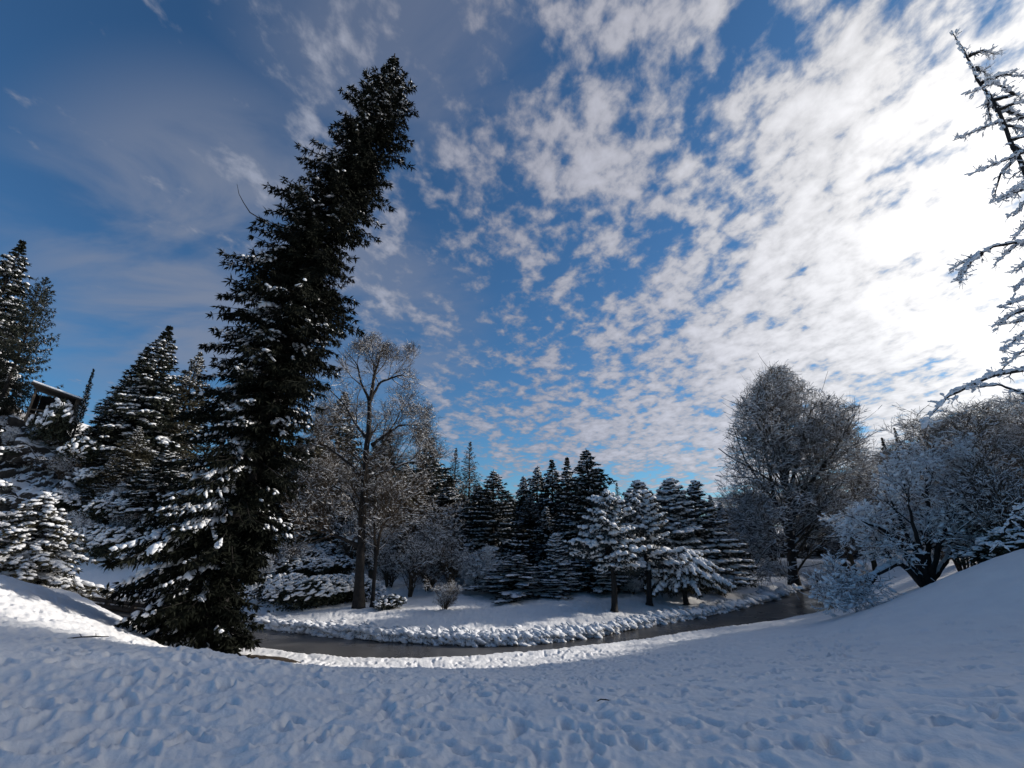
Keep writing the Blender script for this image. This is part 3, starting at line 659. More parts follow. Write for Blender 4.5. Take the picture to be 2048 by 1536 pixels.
# the big snow-dusted beech on the right
Yb = 41.0; ORG = at_y(1590, 1166, Yb); ORG[2] = float(ground(ORG[0], Yb, False))
env = env_px(Yb, [(728,1545,1575),(755,1515,1615),(785,1490,1650),(815,1465,1710),(850,1455,1730),(900,1445,1745),(960,1440,1750),(1020,1440,1745),(1080,1445,1700),(1130,1460,1680),(1168,1480,1660)], 9)
trk = [rel([(1590,1170),(1580,1080),(1572,980),(1566,880),(1562,800),(1560,750)], Yb), rel([(1580,1080),(1550,1000),(1530,900),(1525,830),(1520,780)], Yb, [0,.5,1,1.5,2]),
       rel([(1578,1050),(1625,960),(1670,900),(1710,830)], Yb, [0,-1,-2,-3]), rel([(1575,1000),(1600,900),(1620,830),(1625,790)], Yb, [0,1,2,2.5]),
       rel([(1572,990),(1545,890),(1538,820),(1530,770)], Yb, [0,-1,-2,-2]), rel([(1580,1040),(1530,980),(1490,920),(1465,850)], Yb, [0,-1,-1,-2]), rel([(1585,1080),(1640,1010),(1690,960),(1730,920)], Yb, [0,1,2,2]),
       rel([(1585,1100),(1540,1060),(1490,1050),(1450,1080)], Yb, [0,-1,-2,-2]), rel([(1585,1090),(1640,1050),(1690,1045),(1730,1070)], Yb, [0,-1,-2,-3]), rel([(1570,950),(1610,880),(1650,850),(1690,820)], Yb, [0,1,2,3]), rel([(1578,1020),(1640,940),(1700,900),(1740,880)], Yb, [0,-1,-1,-1]), rel([(1568,900),(1530,860),(1500,820),(1480,790)], Yb, [0,1,1,1]), rel([(1583,1110),(1560,1080),(1530,1100),(1505,1140)], Yb, [0,-2,-3.5,-4.5])]
gE = bare([dict(n=18, L=6.0, r=.4, ang=.75, wander=.08, up=.03, seg=7, rmax=.11, lo=.1, curl=.04), dict(n=9, L=3.0, r=.45, ang=.65, wander=.12, up=.07, seg=5), dict(n=6, L=1.5, r=.5, ang=.65, wander=.16, up=.02, seg=3, rmin=.012), dict(n=3, L=.9, r=.6, ang=.7, wander=.2, up=0, seg=2, rmin=.010)],
    72, trk, [.38,.18,.2,.18,.18,.16,.16,.13,.13,.14,.14,.14,.11], env, cover=.8, start_t=.02, snow_floor=.023, snow_min_r=.0125, thin=.62)
make_thing('beech_tree', meshes('beech_tree', gE, M['bark'], M['bark_warm']), ORG, label='large round leafless beech dusted with snow where the stream narrows', cat='tree')
# many-stemmed spreading shrub on the crest at the right
Yr = 21.5; ORG = at_y(1853, 1172, Yr); ORG[2] = float(ground(ORG[0], Yr, False))
env = env_px(Yr, [(840,1900,2200),(880,1830,2200),(920,1790,2200),(980,1740,2250),(1030,1630,2250),(1100,1600,2200),(1160,1585,2150),(1205,1590,2000),(1235,1600,1900)], 4.5)
trk = [rel([(1850,1172),(1800,1125),(1740,1155),(1670,1180),(1625,1190)], Yr, [0,-.5,-1,-1.6,-2]), rel([(1750,1155),(1730,1185),(1690,1200),(1650,1205)], Yr, [-1,-1.2,-1.5,-1.6]),
       rel([(1850,1170),(1810,1110),(1770,1060),(1690,1030)], Yr, [0,-.4,-.8,-1.2]), rel([(1852,1170),(1825,1090),(1790,1020),(1770,960)], Yr, [0,.3,.6,1]),
       rel([(1854,1170),(1840,1100),(1820,1020),(1800,930)], Yr, [0,-.8,-1.6,-2]), rel([(1858,1170),(1858,1080),(1855,980),(1850,900)], Yr, [0,.3,.3,.5]),
       rel([(1860,1170),(1880,1080),(1920,1010),(1960,930)], Yr, [0,-.5,-1,-1.5]), rel([(1862,1168),(1905,1100),(1960,1040),(2040,1000)], Yr, [0,.5,1,1.5]),
       rel([(1850,1168),(1830,1120),(1790,1090),(1720,1070),(1650,1075)], Yr, [0,.5,1,1.4,1.8])]
gR = bare([dict(n=8, L=2.2, r=.5, ang=.75, wander=.13, up=.05, seg=5, rmax=.05, lo=.15, flat=.3), dict(n=8, L=1.3, r=.5, ang=.75, wander=.16, up=.03, seg=4), dict(n=5, L=.7, r=.5, ang=.8, wander=.2, up=0, seg=3, rmin=.007), dict(n=2, L=.4, r=.5, ang=.8, wander=.2, up=0, seg=2, rmin=.006)],
    73, trk, [.13,.08,.13,.13,.12,.14,.13,.12,.11], env, cover=.9, start_t=.25, snow_floor=.019, snow_w=2.2, snow_t=.8, puffs=1500, puff_r=.06)
make_thing('spreading_shrub', meshes('spreading_shrub', gR, M['bark_dark'], M['bark_dark']), ORG, label='wide many-stemmed snowy shrub fanning out over the stream from the right bank', cat='shrub')
# larch whose snow-laden limbs reach in from the right edge
Yl = 11.0; topl = at_y(1903, 62, Yl); ORG = np.array([topl[0]+.25, Yl, 0]); ORG[2] = float(ground(ORG[0], Yl, False)); HL = topl[2]-ORG[2]
axl = lambda t: np.stack([0*t, 0*t, t*HL], -1)
st_ = [[tuple(axl(np.array(t))) for t in (0.0, .5, .8, 1.0)]]; st_[0][-1] = tuple(topl-ORG); st_[0][0] = (.1, 0, -.3)
RL = [.12]
def onl(z): return np.array([0, 0, z])
limbs = [[(2050,235),(1985,248),(1905,282)],[(2060,300),(2000,325),(1950,345)],[(2075,480),(1990,492),(1940,518),(1898,542)],[(1960,508),(1935,530),(1918,566)],[(2075,610),(2030,628),(1985,655)],
         [(2070,735),(1985,752),(1900,790),(1870,820),(1845,850)],[(2080,800),(2000,770),(1940,775)],[(2030,190),(1990,165),(1935,188)],[(2080,1010),(2030,1020),(2010,1060),(1992,1095)],[(2075,370),(2030,385),(1995,405)]]
Rq = np.random.default_rng(77)
for yy in range(330, 730, 38):
    x_ = Rq.uniform(1985, 2035); limbs.append([(2085, yy-12), (2040+(x_-1985)*.3, yy+Rq.uniform(-5, 12)), (x_, yy+Rq.uniform(15, 50))])
for k, lb in enumerate(limbs):
    P = [at_y(a, b, Yl - .4*(j+1)*(1 if k % 2 else -.5)) - ORG for j, (a, b) in enumerate(lb)]
    z0 = P[0][2]+.25
    if k != 3: P = [onl(min(z0, HL*.98))] + P
    st_.append([tuple(p) for p in P]); RL.append(.055)
for z in np.linspace(.16, .93, 22):                       # limbs on the far and near side
    R2 = np.random.default_rng(int(z*1000)); a = R2.uniform(-.9, 1.2); Lm = (1-z)*3.6+.5
    st_.append([(0,0,z*HL), (Lm*.5*cos(a), Lm*.5*sin(a), z*HL+.1), (Lm*cos(a), Lm*sin(a), z*HL-.25*Lm)]); RL.append(.05)
gL = bare([dict(n=10, L=.28, r=.4, ang=.9, wander=.12, up=-.10, seg=4, rmax=.02, lo=.12, even=1), dict(n=4, L=.26, r=.5, ang=.8, wander=.2, up=0, seg=3, rmin=.004)],
    74, st_, RL, None, cover=.95, start_t=.2, snow_floor=.016, snow_w=1.9, snow_t=.8, puffs=600, puff_r=.035)
R_ = np.random.default_rng(5); cc, dd, ss = [], [], []
for P, rr in zip(st_, RL):
    P = np.array(P); d = np.cumsum(np.r_[0, np.linalg.norm(np.diff(P, axis=0), axis=1)]); nn = int(d[-1]/.035)
    s = R_.uniform(.12, 1, nn)*d[-1]; s = s[np.abs(vnoise(s*2.2+P[0][2]*5, 0*s)) > .2]
    q = np.stack([np.interp(s, d, P[:, j]) for j in range(3)], 1); q += R_.normal(0, .025, q.shape); q[:, 2] += .03
    cc.append(q); dd.append(np.repeat((P[-1]-P[0])[None], len(q), 0)+R_.normal(0, .2, q.shape)); ss.append(R_.uniform(.02, .062, len(q))*(1.15-.5*s/d[-1]))
cc, dd, ss = np.concatenate(cc), np.concatenate(dd), np.concatenate(ss)
gL['snow'].append((*blobs(cc, dd, ss*1.7, ss*.9, ss*.75, R_, ICO1, .35), 0))
make_thing('larch_tree', meshes('larch_tree', gL, M['bark_dark'], M['bark_dark']), ORG, label='larch with snow-caked limbs reaching in from the right edge against the bright sky', cat='tree')

# ================================================================== PINES ON THE FAR LAWN
def bespoke_pine(name, bx, by, tx, ty, Y, Rm, cs, seed, label, prof=.5, **kw):
    org = at_y(bx, by, Y); org[2] = float(ground(org[0], Y, False)); top = at_y(tx, ty, Y); H = top[2]-org[2]; ln = (top[0]-org[0])
    ax = lambda t: np.stack([ln*np.asarray(t, float)+.12*np.sin(np.asarray(t)*7), .1*np.sin(np.asarray(t)*5), np.asarray(t, float)*H], -1)
    a = dict(nb=90, cs=cs, axis=ax, e0=.15, e1=.6, droop=.25, tip=.1, snow=.9, snow_w=.17, ns=9, sl=.24, sw=.04, ragged=.45, trunk_r=.17, tpl=ICO1, patch=2.2, step=.3); a.update(kw)
    g = conifer(H, Rm, seed, prof=prof, **a)
    return make_thing(name, meshes(name, g, M['bark_dark'], M['needle_blue']), org, label=label, cat='tree')
bespoke_pine('pine_tree', 1228, 1222, 1212, 985, 26.5, 2.1, .30, 81, 'open pine with bare dark lower trunk, the frontmost tree on the far lawn')
bespoke_pine('pine_tree', 1299, 1216, 1280, 985, 28.5, 1.9, .24, 82, 'snow-clumped pine with dark trunk between the open pine and the snowy dome tree', prof=.35)
def dome():
    Y = 29.5; org = at_y(1372, 1204, Y); org[2] = float(ground(org[0], Y, False))
    g = conifer(2.9, 2.6, 83, nb=120, cs=.45, prof=.35, e0=.1, e1=.4, droop=.5, tip=0, snow=1.1, snow_w=.13, ns=9, sl=.2, sw=.03, twig=.35, step=.22, trunk_r=.16, tpl=ICO1, snow_in=.5, patch=2.5, hang=.8)
    return make_thing('weeping_tree', meshes('weeping_tree', g, M['bark_dark'], M['needle_olive']), org, scale=(1.0,.8,1.05), label='low wide dome of snow-covered weeping branches on a short trunk beside the stream', cat='tree')
dome()
Y = 31; o_ = at_y(1072, 1210, Y); z0 = float(ground(o_[0], Y, False))
g = conifer(1.9, .25, 84, nb=30, cs=.1, snow=.6, snow_w=.03, ns=4, sl=.1, sw=.012, trunk_r=.03, sides=5)
make_thing('sapling', meshes('sapling', g, M['bark'], M['needle_olive']), (o_[0], Y, z0-.05), label='thin upright sapling standing alone on the far lawn', cat='sapling')

# ================================================================== PLACED TREES
L = [
# kind, name, top x, top y, depth, width px, base x, label
('dark','spruce_tree',-4,345,38,120,None,'dark spruce mostly cut off by the left edge, the highest crown there'),
('dark','spruce_tree',48,478,41,190,None,'dark blunt-topped spruce on the cliff top at the far left above the shelter'),
('feather','spruce_tree',97,552,43,150,None,'feathery spruce with upswept tips just left of the shelter on the cliff'),
('dark','spruce_tree',342,648,51,190,None,'dark spruce peak on the hill just behind the left side of the leaning spruce'),
('dark','spruce_tree',298,690,52,150,None,'dark spruce one step down the ridge left of the peak behind the leaning spruce'),
('olive','spruce_tree',262,748,51,140,None,'olive tinged spruce halfway down the tree line right of the shelter'),
('fir_a','fir_tree',236,800,50,130,None,'snow flecked fir low on the tree line right of the shelter'),
('olive','spruce_tree',400,700,54,170,None,'olive spruce glimpsed through the leaning spruce on its left'),
('olive','spruce_tree',282,850,47,150,None,'olive spruce low on the slope under the tree line left of the leaning spruce'),
('dark','spruce_tree',345,880,45,160,None,'dark spruce low on the slope touching the left flank of the leaning spruce'),
('olive','spruce_tree',228,905,45,110,None,'small olive spruce on the slope between the rock face and the tree line'),
('olive','spruce_tree',690,780,47,150,None,'brownish spruce seen through the open-crowned bare tree'),
('olive','spruce_tree',640,835,50,130,None,'brownish spruce between the leaning spruce and the bare tree'),
('dark','spruce_tree',600,880,52,150,None,'dark spruce low beside the right edge of the leaning spruce'),
('olive','spruce_tree',775,850,50,120,None,'olive spruce behind the bare tree just right of its trunk'),
('line','spruce_tree',862,868,45,150,None,'broad spruce at the right edge of the bare tree crown'),
('olive','spruce_tree',585,905,44,150,None,'brownish spruce low beside the lower right flank of the leaning spruce'),
('olive','spruce_tree',660,880,42,140,None,'brownish spruce directly left of the bare tree trunk'),
('dark','spruce_tree',745,905,43,130,None,'dark spruce directly behind the bare tree trunk'),
('olive','spruce_tree',815,920,41,130,None,'olive spruce low behind the right limbs of the bare tree'),
('dark','spruce_tree',900,950,42,120,None,'dark spruce under the shorter slim sparse conifer'),
('line','spruce_tree',958,965,41,110,None,'snow-lined spruce under the taller slim sparse conifer'),
('olive','spruce_tree',1060,985,43,110,None,'olive spruce filling the left end of the central grove'),
('fir_a','fir_tree',1090,1010,38,100,None,'snowy fir low in the middle of the grove'),
('olive','spruce_tree',1250,1000,46,90,None,'olive spruce behind the gap left of the snowy pines'),
('thin','larch_tree',912,893,54,70,None,'slim sparse conifer, shorter of the pair right of the bare tree'),
('thin','larch_tree',941,880,55,85,None,'slim sparse conifer, taller of the pair right of the bare tree'),
('line','spruce_tree',987,935,37,130,None,'spruce with drooping branches each lined with snow left of the central grove'),
('fir_b','fir_tree',1046,948,47,80,None,'fir at the left end of the central grove'),
('fir_b','fir_tree',1074,928,46,85,None,'pointed fir second from the left in the central grove'),
('dark','spruce_tree',1103,915,44,95,None,'dense dark spruce with a blunt top left of the tallest grove tree'),
('dark','spruce_tree',1133,910,43,95,None,'dense dark spruce touching the left side of the tallest grove tree'),
('line','spruce_tree',1172,893,36,150,None,'tallest layered spruce in the middle of the grove'),
('fir_b','fir_tree',1206,972,44,70,None,'small fir top close to the right side of the tallest grove tree'),
('thin','larch_tree',1233,962,52,60,None,'small distant conifer tip between the grove and the snowy pines'),
('puff','pine_tree',1272,957,34,105,None,'snow-clumped pine, leftmost of the three snowy pine tops'),
('puff_b','pine_tree',1304,985,36,80,None,'lower snow-clumped pine between the left and middle snowy pine tops'),
('puff','pine_tree',1341,953,33.5,105,None,'snow-clumped pine, middle of the three snowy pine tops'),
('puff_b','pine_tree',1384,957,34.5,110,None,'snow-clumped pine, rightmost of the three snowy pine tops'),
('fir_b','fir_tree',1418,985,46,60,None,'small distant fir in the gap between the snowy pines and the beech'),
('fir_b','fir_tree',1440,1000,52,60,None,'tiny fir top against the left edge of the beech'),
('puff','fir_tree',1112,1062,32,70,None,'short rounded snow-lumped fir in front of the dark grove'),
('puff_b','fir_tree',1035,1105,31,105,None,'low bluish snowy fir at the foot of the grove beside the lawn'),
('dark','spruce_tree',1010,1000,48,120,None,'dark spruce filling the grove behind the low bluish fir'),
('dark','spruce_tree',1150,1000,40,130,None,'dark spruce low in the grove below the tallest tree'),
('puff_b','fir_tree',1185,1075,33,90,None,'snowy fir low on the lawn edge left of the open pine'),
('fir_a','fir_tree',1395,1040,38,110,None,'dark fir behind the snowy dome tree'),
('dark','spruce_tree',925,985,44,120,None,'dark spruce below the pair of slim sparse conifers'),
('dark','spruce_tree',1787,852,88,55,None,'distant spire rising between the beech and the right wood'),
('dark','spruce_tree',1762,872,90,60,None,'distant conifer just right of the beech crown'),
('fir_a','fir_tree',470,900,40,180,None,'snowy fir hidden mostly behind the middle of the leaning spruce'),
('spire','cypress_tree',190,735,46,34,None,'narrow dark spire right of the shelter on the cliff'),
]
for k, (kind, name, tx, ty, Y, wd, bx, lab) in enumerate(L):
    H0 = 14.0; R0 = dict(fir_a=3.0, fir_b=2.7, dark=2.8, line=3.0, thin=2.6, olive=3.2, puff=3.1, puff_b=2.7, spire=1.2, feather=3.6)[kind]
    grp = None
    h = None
    if tx < 200: h = at_y(tx, ty, Y)[2] - float(cliff_at(tx, .95 if Y < 48 else 1.0)[2]) + 1.2
    if 560 < tx < 1450: wd = wd*(1.15 + .5*((k*0.618) % 1))
    place(kind, name, tx, ty, Y if tx >= 200 else max(Y, float(cliff_at(tx, .95)[1])), wd, None, h, R0, H0, lab, rotz=k*1.7, group=grp)
# broad evergreen on the cliff beside the shelter
def cl(kind, name, px, v, s, label, cat='bush', rotz=0.0, group=None, dz=-.25):
    p = cliff_at(px, v); return make_thing(name, TP[kind], (p[0], p[1]+.1, p[2]+dz), rotz, (s[0], s[0], s[1]), label=label, cat=cat, group=group)
cl('bush_c','evergreen_bush',160,1.0,(1.4,2.6),'tall rounded snowy evergreen between the shelter and the narrow spire','bush',.3)
cl('bush_a','evergreen_bush',10,.97,(1.6,1.7),'broad snow-heaped bush on the cliff edge left of the shelter','bush',1.0)
cl('bush_a','evergreen_bush',-20,.93,(1.8,2.0),'snowy bush cut by the left edge level with the shelter','bush',2.0)
cl('bush_b','evergreen_bush',85,.84,(.6,.5),'small snowy bush just below the shelter','bush',2.6)
k = 0
for px, v, s, kind in [(205,.92,1.3,'bush_c'),(232,.80,1.3,'bush_a'),(262,.93,1.4,'bush_c'),(290,.72,1.4,'bush_a'),(240,.55,1.3,'bush_c'),(300,.95,1.5,'bush_c'),(200,.62,.9,'bush_a'),(268,.34,1.3,'bush_a'),(330,.55,1.5,'bush_c'),(190,.30,1.1,'bush_b'),(225,.22,1.2,'bush_c'),(310,.25,1.4,'bush_a'),(352,.8,1.6,'bush_c'),(38,.30,.8,'bush_b'),(0,.75,.8,'bush_b')]:
    k += 1; cl(kind, 'evergreen_bush', px, v, (s, s*(1.2 if kind == 'bush_c' else 1)), 'snow-flecked evergreen bush on the rocky hillside', 'bush', k*1.1, 'bushes on the rocky hillside')
for px, v, s in [(70,.88,.9),(180,.78,1.0),(215,.45,1.0),(285,.5,1.1),(250,.68,1.1),(330,.36,1.2),(165,.6,.8),(300,.82,1.2),(20,.8,.8),(345,.66,1.2),(270,.18,1.1)]:
    k += 1; cl('shrub_a' if k % 2 else 'shrub_b', 'bare_shrub', px, v, (s, s), 'twiggy leafless shrub rooted on the rocky hillside at the left', 'shrub', k*.9, 'bare shrubs on the rocky hillside')

# young snowy fir lower left, snow-laden conifer at the left edge
Y = 25.5; tp = at_y(105, 985, Y); z0 = max(float(ground(tp[0], Y, False)), 1.0)
z0 = at_y(105, 1190, Y)[2]; H = tp[2]-z0
make_thing('fir_tree', TP['young'], (tp[0]-.3, Y, z0), .4, (1.5, 1.5, H/6), label='young sunlit fir loaded with snow at the foot of the cliff', cat='tree')
Y = 19.0; tp = at_y(-8, 800, Y); z0 = float(ground(tp[0], Y, False)); 
make_thing('fir_tree', TP['puff'], (tp[0]-.3, Y, z0-.1), 2.0, (.62, .62, (tp[2]-z0)/14), label='shaded fir with thick snow pads cut by the left edge', cat='tree')

# shrubs on the far bank ------------------------------------------------
def gp(kind, name, px, Y, s, label, cat='bush', rotz=0.0, group=None):
    X = ray(px, 1150)[0]*Y/ray(px, 1150)[1]; z = float(ground(X, Y, False))
    return make_thing(name, TP[kind], (X, Y, z-.08), rotz, (s[0], s[0], s[1]), label=label, cat=cat, group=group)
gp('shrub_a','bare_shrub',893,26.2,(.62,.62),'low fan-shaped bare shrub alone at the front of the far lawn','shrub',.5)
gp('bush_c','evergreen_bush',783,26.8,(.62,.42),'rounded leafy bush beside the bare tree trunk','bush',.8)
gp('bush_b','evergreen_bush',640,28.0,(1.1,.85),'dark snowy evergreen bush left of the bare tree trunk','bush',1.2)
gp('bush_b','evergreen_bush',575,29.5,(1.0,.8),'dark snowy bush beside the right skirt of the leaning spruce','bush',2.2)
gp('bush_b','evergreen_bush',690,29.5,(1.0,.8),'snowy bush directly behind the bare tree trunk','bush',3.2)
gp('bush_b','evergreen_bush',1018,33,(.8,.7),'low snow-mounded bush at the left foot of the grove','bush',.2)
gp('shrub_b','bare_shrub',1120,32.5,(.8,.6),'small twiggy shrub at the lawn edge before the grove','shrub',.2)
gp('shrub_b','bare_shrub',1160,33.5,(.7,.6),'pale twiggy shrub in front of the tallest grove tree','shrub',2.2)
gp('shrub_b','bare_shrub',1262,32,(.6,.5),'small snowy shrub between the two front pines','shrub',1.2)
gp('shrub_b','bare_shrub',1440,33,(.9,.5),'low snowy shrub at the right end of the snowy dome tree','shrub',3.2)
k = 0
for px, Y, s, kind in [(820,31,1.1,'shrub_c'),(860,33,1.3,'shrub_a'),(905,32,1.1,'shrub_c'),(950,33.5,1.2,'shrub_b'),(985,36,1.1,'shrub_a'),(840,37,1.3,'shrub_c'),(780,34,1.2,'shrub_a'),(900,38,1.4,'shrub_c'),(955,39,1.3,'shrub_a'),(800,42,1.5,'shrub_b'),
                       (740,36,1.2,'shrub_c'),(700,38,1.3,'shrub_c'),(860,43,1.5,'shrub_b'),(930,45,1.6,'shrub_c'),(560,36,1.2,'shrub_a'),(620,42,1.5,'shrub_c'),(680,45,1.7,'shrub_c'),(740,46,1.7,'shrub_c'),(560,45,1.7,'shrub_c'),(500,34,1.1,'shrub_b')]:
    k += 1; gp(kind, 'bare_shrub', px, Y, (s, s), 'leafless snow-dusted shrub in the thicket around and behind the bare tree', 'shrub', k*1.3, 'shrubs of the thicket behind the bare tree')
k = 0
for px, Y, s in [(520,38,1.0),(555,39.5,1.1),(590,39,1.0),(625,38,1.0),(655,37,.9),(600,36.5,.9),(545,41.5,1.1),(640,40.5,1.0),(580,42.5,1.1)]:
    k += 1; gp('bush_b', 'evergreen_bush', px, Y, (s*1.15, s*.8), 'bush buried in bright sunlit snow on the slope right of the leaning spruce', 'bush', k*1.9, 'snow-buried bushes on the sunlit slope')
k = 0
for px, Y, ty, kind in [(560,48,905,'wood_b'),(620,46,870,'wood_b'),(670,44,930,'wood_a'),(760,52,880,'wood_b'),(830,50,900,'wood_a'),(900,50,960,'wood_b'),(980,52,1000,'wood_a')]:
    k += 1; place(kind, 'bare_tree', px, ty, Y, None, None, None, 4, 12, 'slender brown leafless tree mixed among the conifers behind the bare tree', 'tree', 'leafless trees among the conifers', k*1.4)
k = 0
for px, Y, ty, kind, wd in [(1450,58,1010,'wood_b',150),(1480,60,985,'wood_a',160),(1520,64,960,'wood_a',170),(1440,50,1060,'wood_a',130),(1500,56,1040,'wood_b',150),(1650,58,950,'wood_a',200),(1700,60,930,'wood_b',200),(1730,66,910,'wood_a',200),(1680,52,1010,'wood_b',180),(1620,62,960,'wood_b',180),
                     (1790,80,880,'wood_b',190),(1840,86,845,'wood_a',200),(1890,84,828,'wood_b',220),(1940,78,812,'wood_a',240),(1990,74,800,'wood_b',240),(2040,68,790,'wood_a',240),(1760,62,980,'wood_a',200),(1830,60,930,'wood_b',200),(1900,52,890,'wood_a',230),(1960,46,860,'wood_b',240),(2030,42,820,'wood_a',260)]:
    k += 1; place(kind, 'bare_tree', px, ty, Y, wd, None, None, 4, 12, 'snow-dusted leafless tree in the wood around and right of the beech', 'tree', 'leafless trees of the right wood', k*1.4, lean_max=.1)
k = 0
for px, Y, s, kind in [(1930,23,1.0,'shrub_c'),(1985,21,1.1,'shrub_a'),(2030,22,1.3,'shrub_c'),(1960,27,1.4,'shrub_c'),(1900,30,1.4,'shrub_a'),(2020,28,1.6,'shrub_c'),(1860,34,1.5,'shrub_c'),(1810,40,1.6,'shrub_c'),(2070,19,1.4,'shrub_a'),(1990,34,2.0,'shrub_c'),(1930,38,2.0,'shrub_c')]:
    k += 1; gp(kind, 'bare_shrub', px, Y, (s, s*1.15), 'snow-covered leafless shrub in the thicket on the right hillside', 'shrub', k*1.7, 'shrubs of the thicket on the right hillside')
gp('bush_c','evergreen_bush',1990,19.5,(.85,.55),'near black bush crouching on the crest below the hanging snowy limb','bush',1.0)
gp('bush_c','evergreen_bush',2045,18.0,(.9,.6),'dark bush on the crest at the right edge','bush',2.0)
for k, (px, Y, s) in enumerate([(1560,46,.9),(1630,47,.8),(1500,48,.8)]):
    gp('shrub_b','bare_shrub',px,Y,(s*1.3,s*.6),['low snowy shrub at the left foot of the beech','low snowy shrub at the right foot of the beech','low snowy shrub on the meadow well left of the beech trunk'][k],'shrub',k*2.0)
k = 0
for px, ty, Y, wd in [(450,960,60,170),(520,930,62,170),(590,965,60,160),(680,960,60,170),(740,930,64,170),(820,950,60,160),(890,975,62,150),(960,985,60,140),(1020,990,60,140),(1090,985,58,140),(1160,985,60,140),(1220,1005,62,130),(1260,1010,55,140),(1320,1015,58,130),(1370,1010,60,130),(1430,1030,70,120),(1470,1045,74,120),(1520,1040,80,120),(1580,1050,84,120),(1640,1045,88,120),(1700,1020,90,120),(1740,990,92,120),(1790,960,95,120),(1840,930,95,120),(1890,920,92,130),(1940,900,88,140),(1990,880,84,150),(2040,870,80,150)]:
    k += 1; place('olive' if k % 2 else 'dark', 'spruce_tree', px, ty, Y, wd*1.3, None, None, 3.0, 14.0, 'conifer of the dark wood far behind', 'tree', 'conifers of the wood far behind', k*1.3)
# unseen trees added just outside the frame on the right to shade the slope
k = 0
for X, Y, h in [(30,19,17),(34,23,22),(32,16,18),(37,24.5,24),(25.5,13.5,14),(28,10.5,14),(35,13,19),(44,28.5,25),(23,8,12),(40,20,24),(47,24,26),(50,31,27),(36,18,21)]:
    k += 1; z = float(ground(X, Y, False)); 
    if k in (3, 6, 10, 11, 13): make_thing('bare_tree', TP['wood_a'], (X, Y, z-.2), k, (1.5, 1.5, h/12*.95), label='tall unseen leafless tree added beyond the right edge to dapple the sunlight', cat='tree', group='unseen leafless shade trees added beyond the right edge')
    else: make_thing('spruce_tree', TP['dark'], (X, Y, z-.2), k, (1.3, 1.3, h/14), label='tall unseen spruce added beyond the right edge to shade the foreground', cat='tree', group='unseen shade spruces added beyond the right edge')

# ================================================================== SHELTER ON THE CLIFF
def box(cx, cy, cz, sx, sy, sz):
    v = np.array([[x, y, z] for x in (-.5, .5) for y in (-.5, .5) for z in (-.5, .5)])*[sx, sy, sz]+[cx, cy, cz]
    f = np.array([[0,1,3,2],[4,6,7,5],[0,4,5,1],[2,3,7,6],[0,2,6,4],[1,5,7,3]]); return v, f
p = cliff_at(103, 1.0); Y = float(p[1])-1.6; c0 = at_y(100, 846, Y)
sh = bpy.data.objects.new('shelter', None); COL.objects.link(sh); sh.location = c0; sh.rotation_euler = (0, 0, radians(38)); sh.scale = (1.35,1.35,1.35)
tag(sh, 'small dark open wooden shelter with a snowy sloping roof on the cliff top', 'shelter')
for sx in (-1.25, 1.25):
    for sy in (-.9, .9): link('post', build_mesh('post', [(*box(sx, sy, 1.0, .14, .14, 2.6), 0)], [M['wood']], False), sh)
link('railing', build_mesh('railing', [(*box(0, -.9, .75, 2.36, .06, .1), 0), (*box(0, -.9, .4, 2.36, .06, .1), 0)], [M['wood']], False), sh)
link('back_wall', build_mesh('back_wall', [(*box(0, .93, 1.05, 2.3, .05, 2.5), 0)], [M['bark_dark']], False), sh)
for sx in (-1.28, 1.28): link('side_wall', build_mesh('side_wall', [(*box(sx, .03, 1.0, .05, 1.66, 2.4), 0)], [M['bark_dark']], False), sh)
def slope_slab(z, t, ov, m):
    v = np.array([[x, y, 0] for x in (-1.6-ov, 1.6+ov) for y in (-1.3-ov, 1.3+ov)], float); top = v.copy(); 
    v[:, 2] = z - .28*v[:, 0]; top[:, 2] = v[:, 2]+t; V = np.concatenate([v, top])
    return V, np.array([[0,1,3,2],[4,6,7,5],[0,4,5,1],[2,3,7,6],[0,2,6,4],[1,5,7,3]])
link('roof', build_mesh('roof', [(*slope_slab(2.3, .12, 0, 0), 0)], [M['bark_dark']], False), sh)
rs = link('roof_snow', build_mesh('roof_snow', [(*slope_slab(2.423, .16, -.03, 0), 0)], [M['snow']], False), sh)
bv = rs.modifiers.new('bevel', 'BEVEL'); bv.width = .06; bv.segments = 3

# ================================================================== TIMBER EDGING ALONG THE POND
pts = [(120,1190),(165,1199),(215,1206),(268,1213),(330,1222)]
W = [at_z(a, b, .35) for a, b in pts]
fr = bpy.data.objects.new('timber_rail', None); COL.objects.link(fr); fr.location = W[0]; tag(fr, 'low dark timber rail at the edge of the pond behind the left ridge', 'rail')
for q in W:
    q = q-W[0]; link('post', build_mesh('post', [(*box(q[0], q[1], .05, .2, .2, 1.0), 0)], [M['bark_dark']], False), fr)
for q0, q1 in zip(W[:-1], W[1:]):
    q0, q1 = q0-W[0], q1-W[0]; u = norm(q1-q0); q0_, q1_ = q0+u*.12, q1-u*.12
    V1, F1 = tubes([q0_+[0,0,.12], q0_+[0,0,-.25]], [q1_+[0,0,.12], q1_+[0,0,-.25]], [.13,.15], [.13,.15], 4)
    link('beam', build_mesh('beam', [(V1, F1, 0)], [M['bark_dark']], False), fr)
    V2, F2 = tubes([q0_+[0,0,.30]], [q1_+[0,0,.30]], [.09], [.09], 6); link('snow', build_mesh('rail_snow', [(V2, F2, 0)], [M['snow']]), fr)

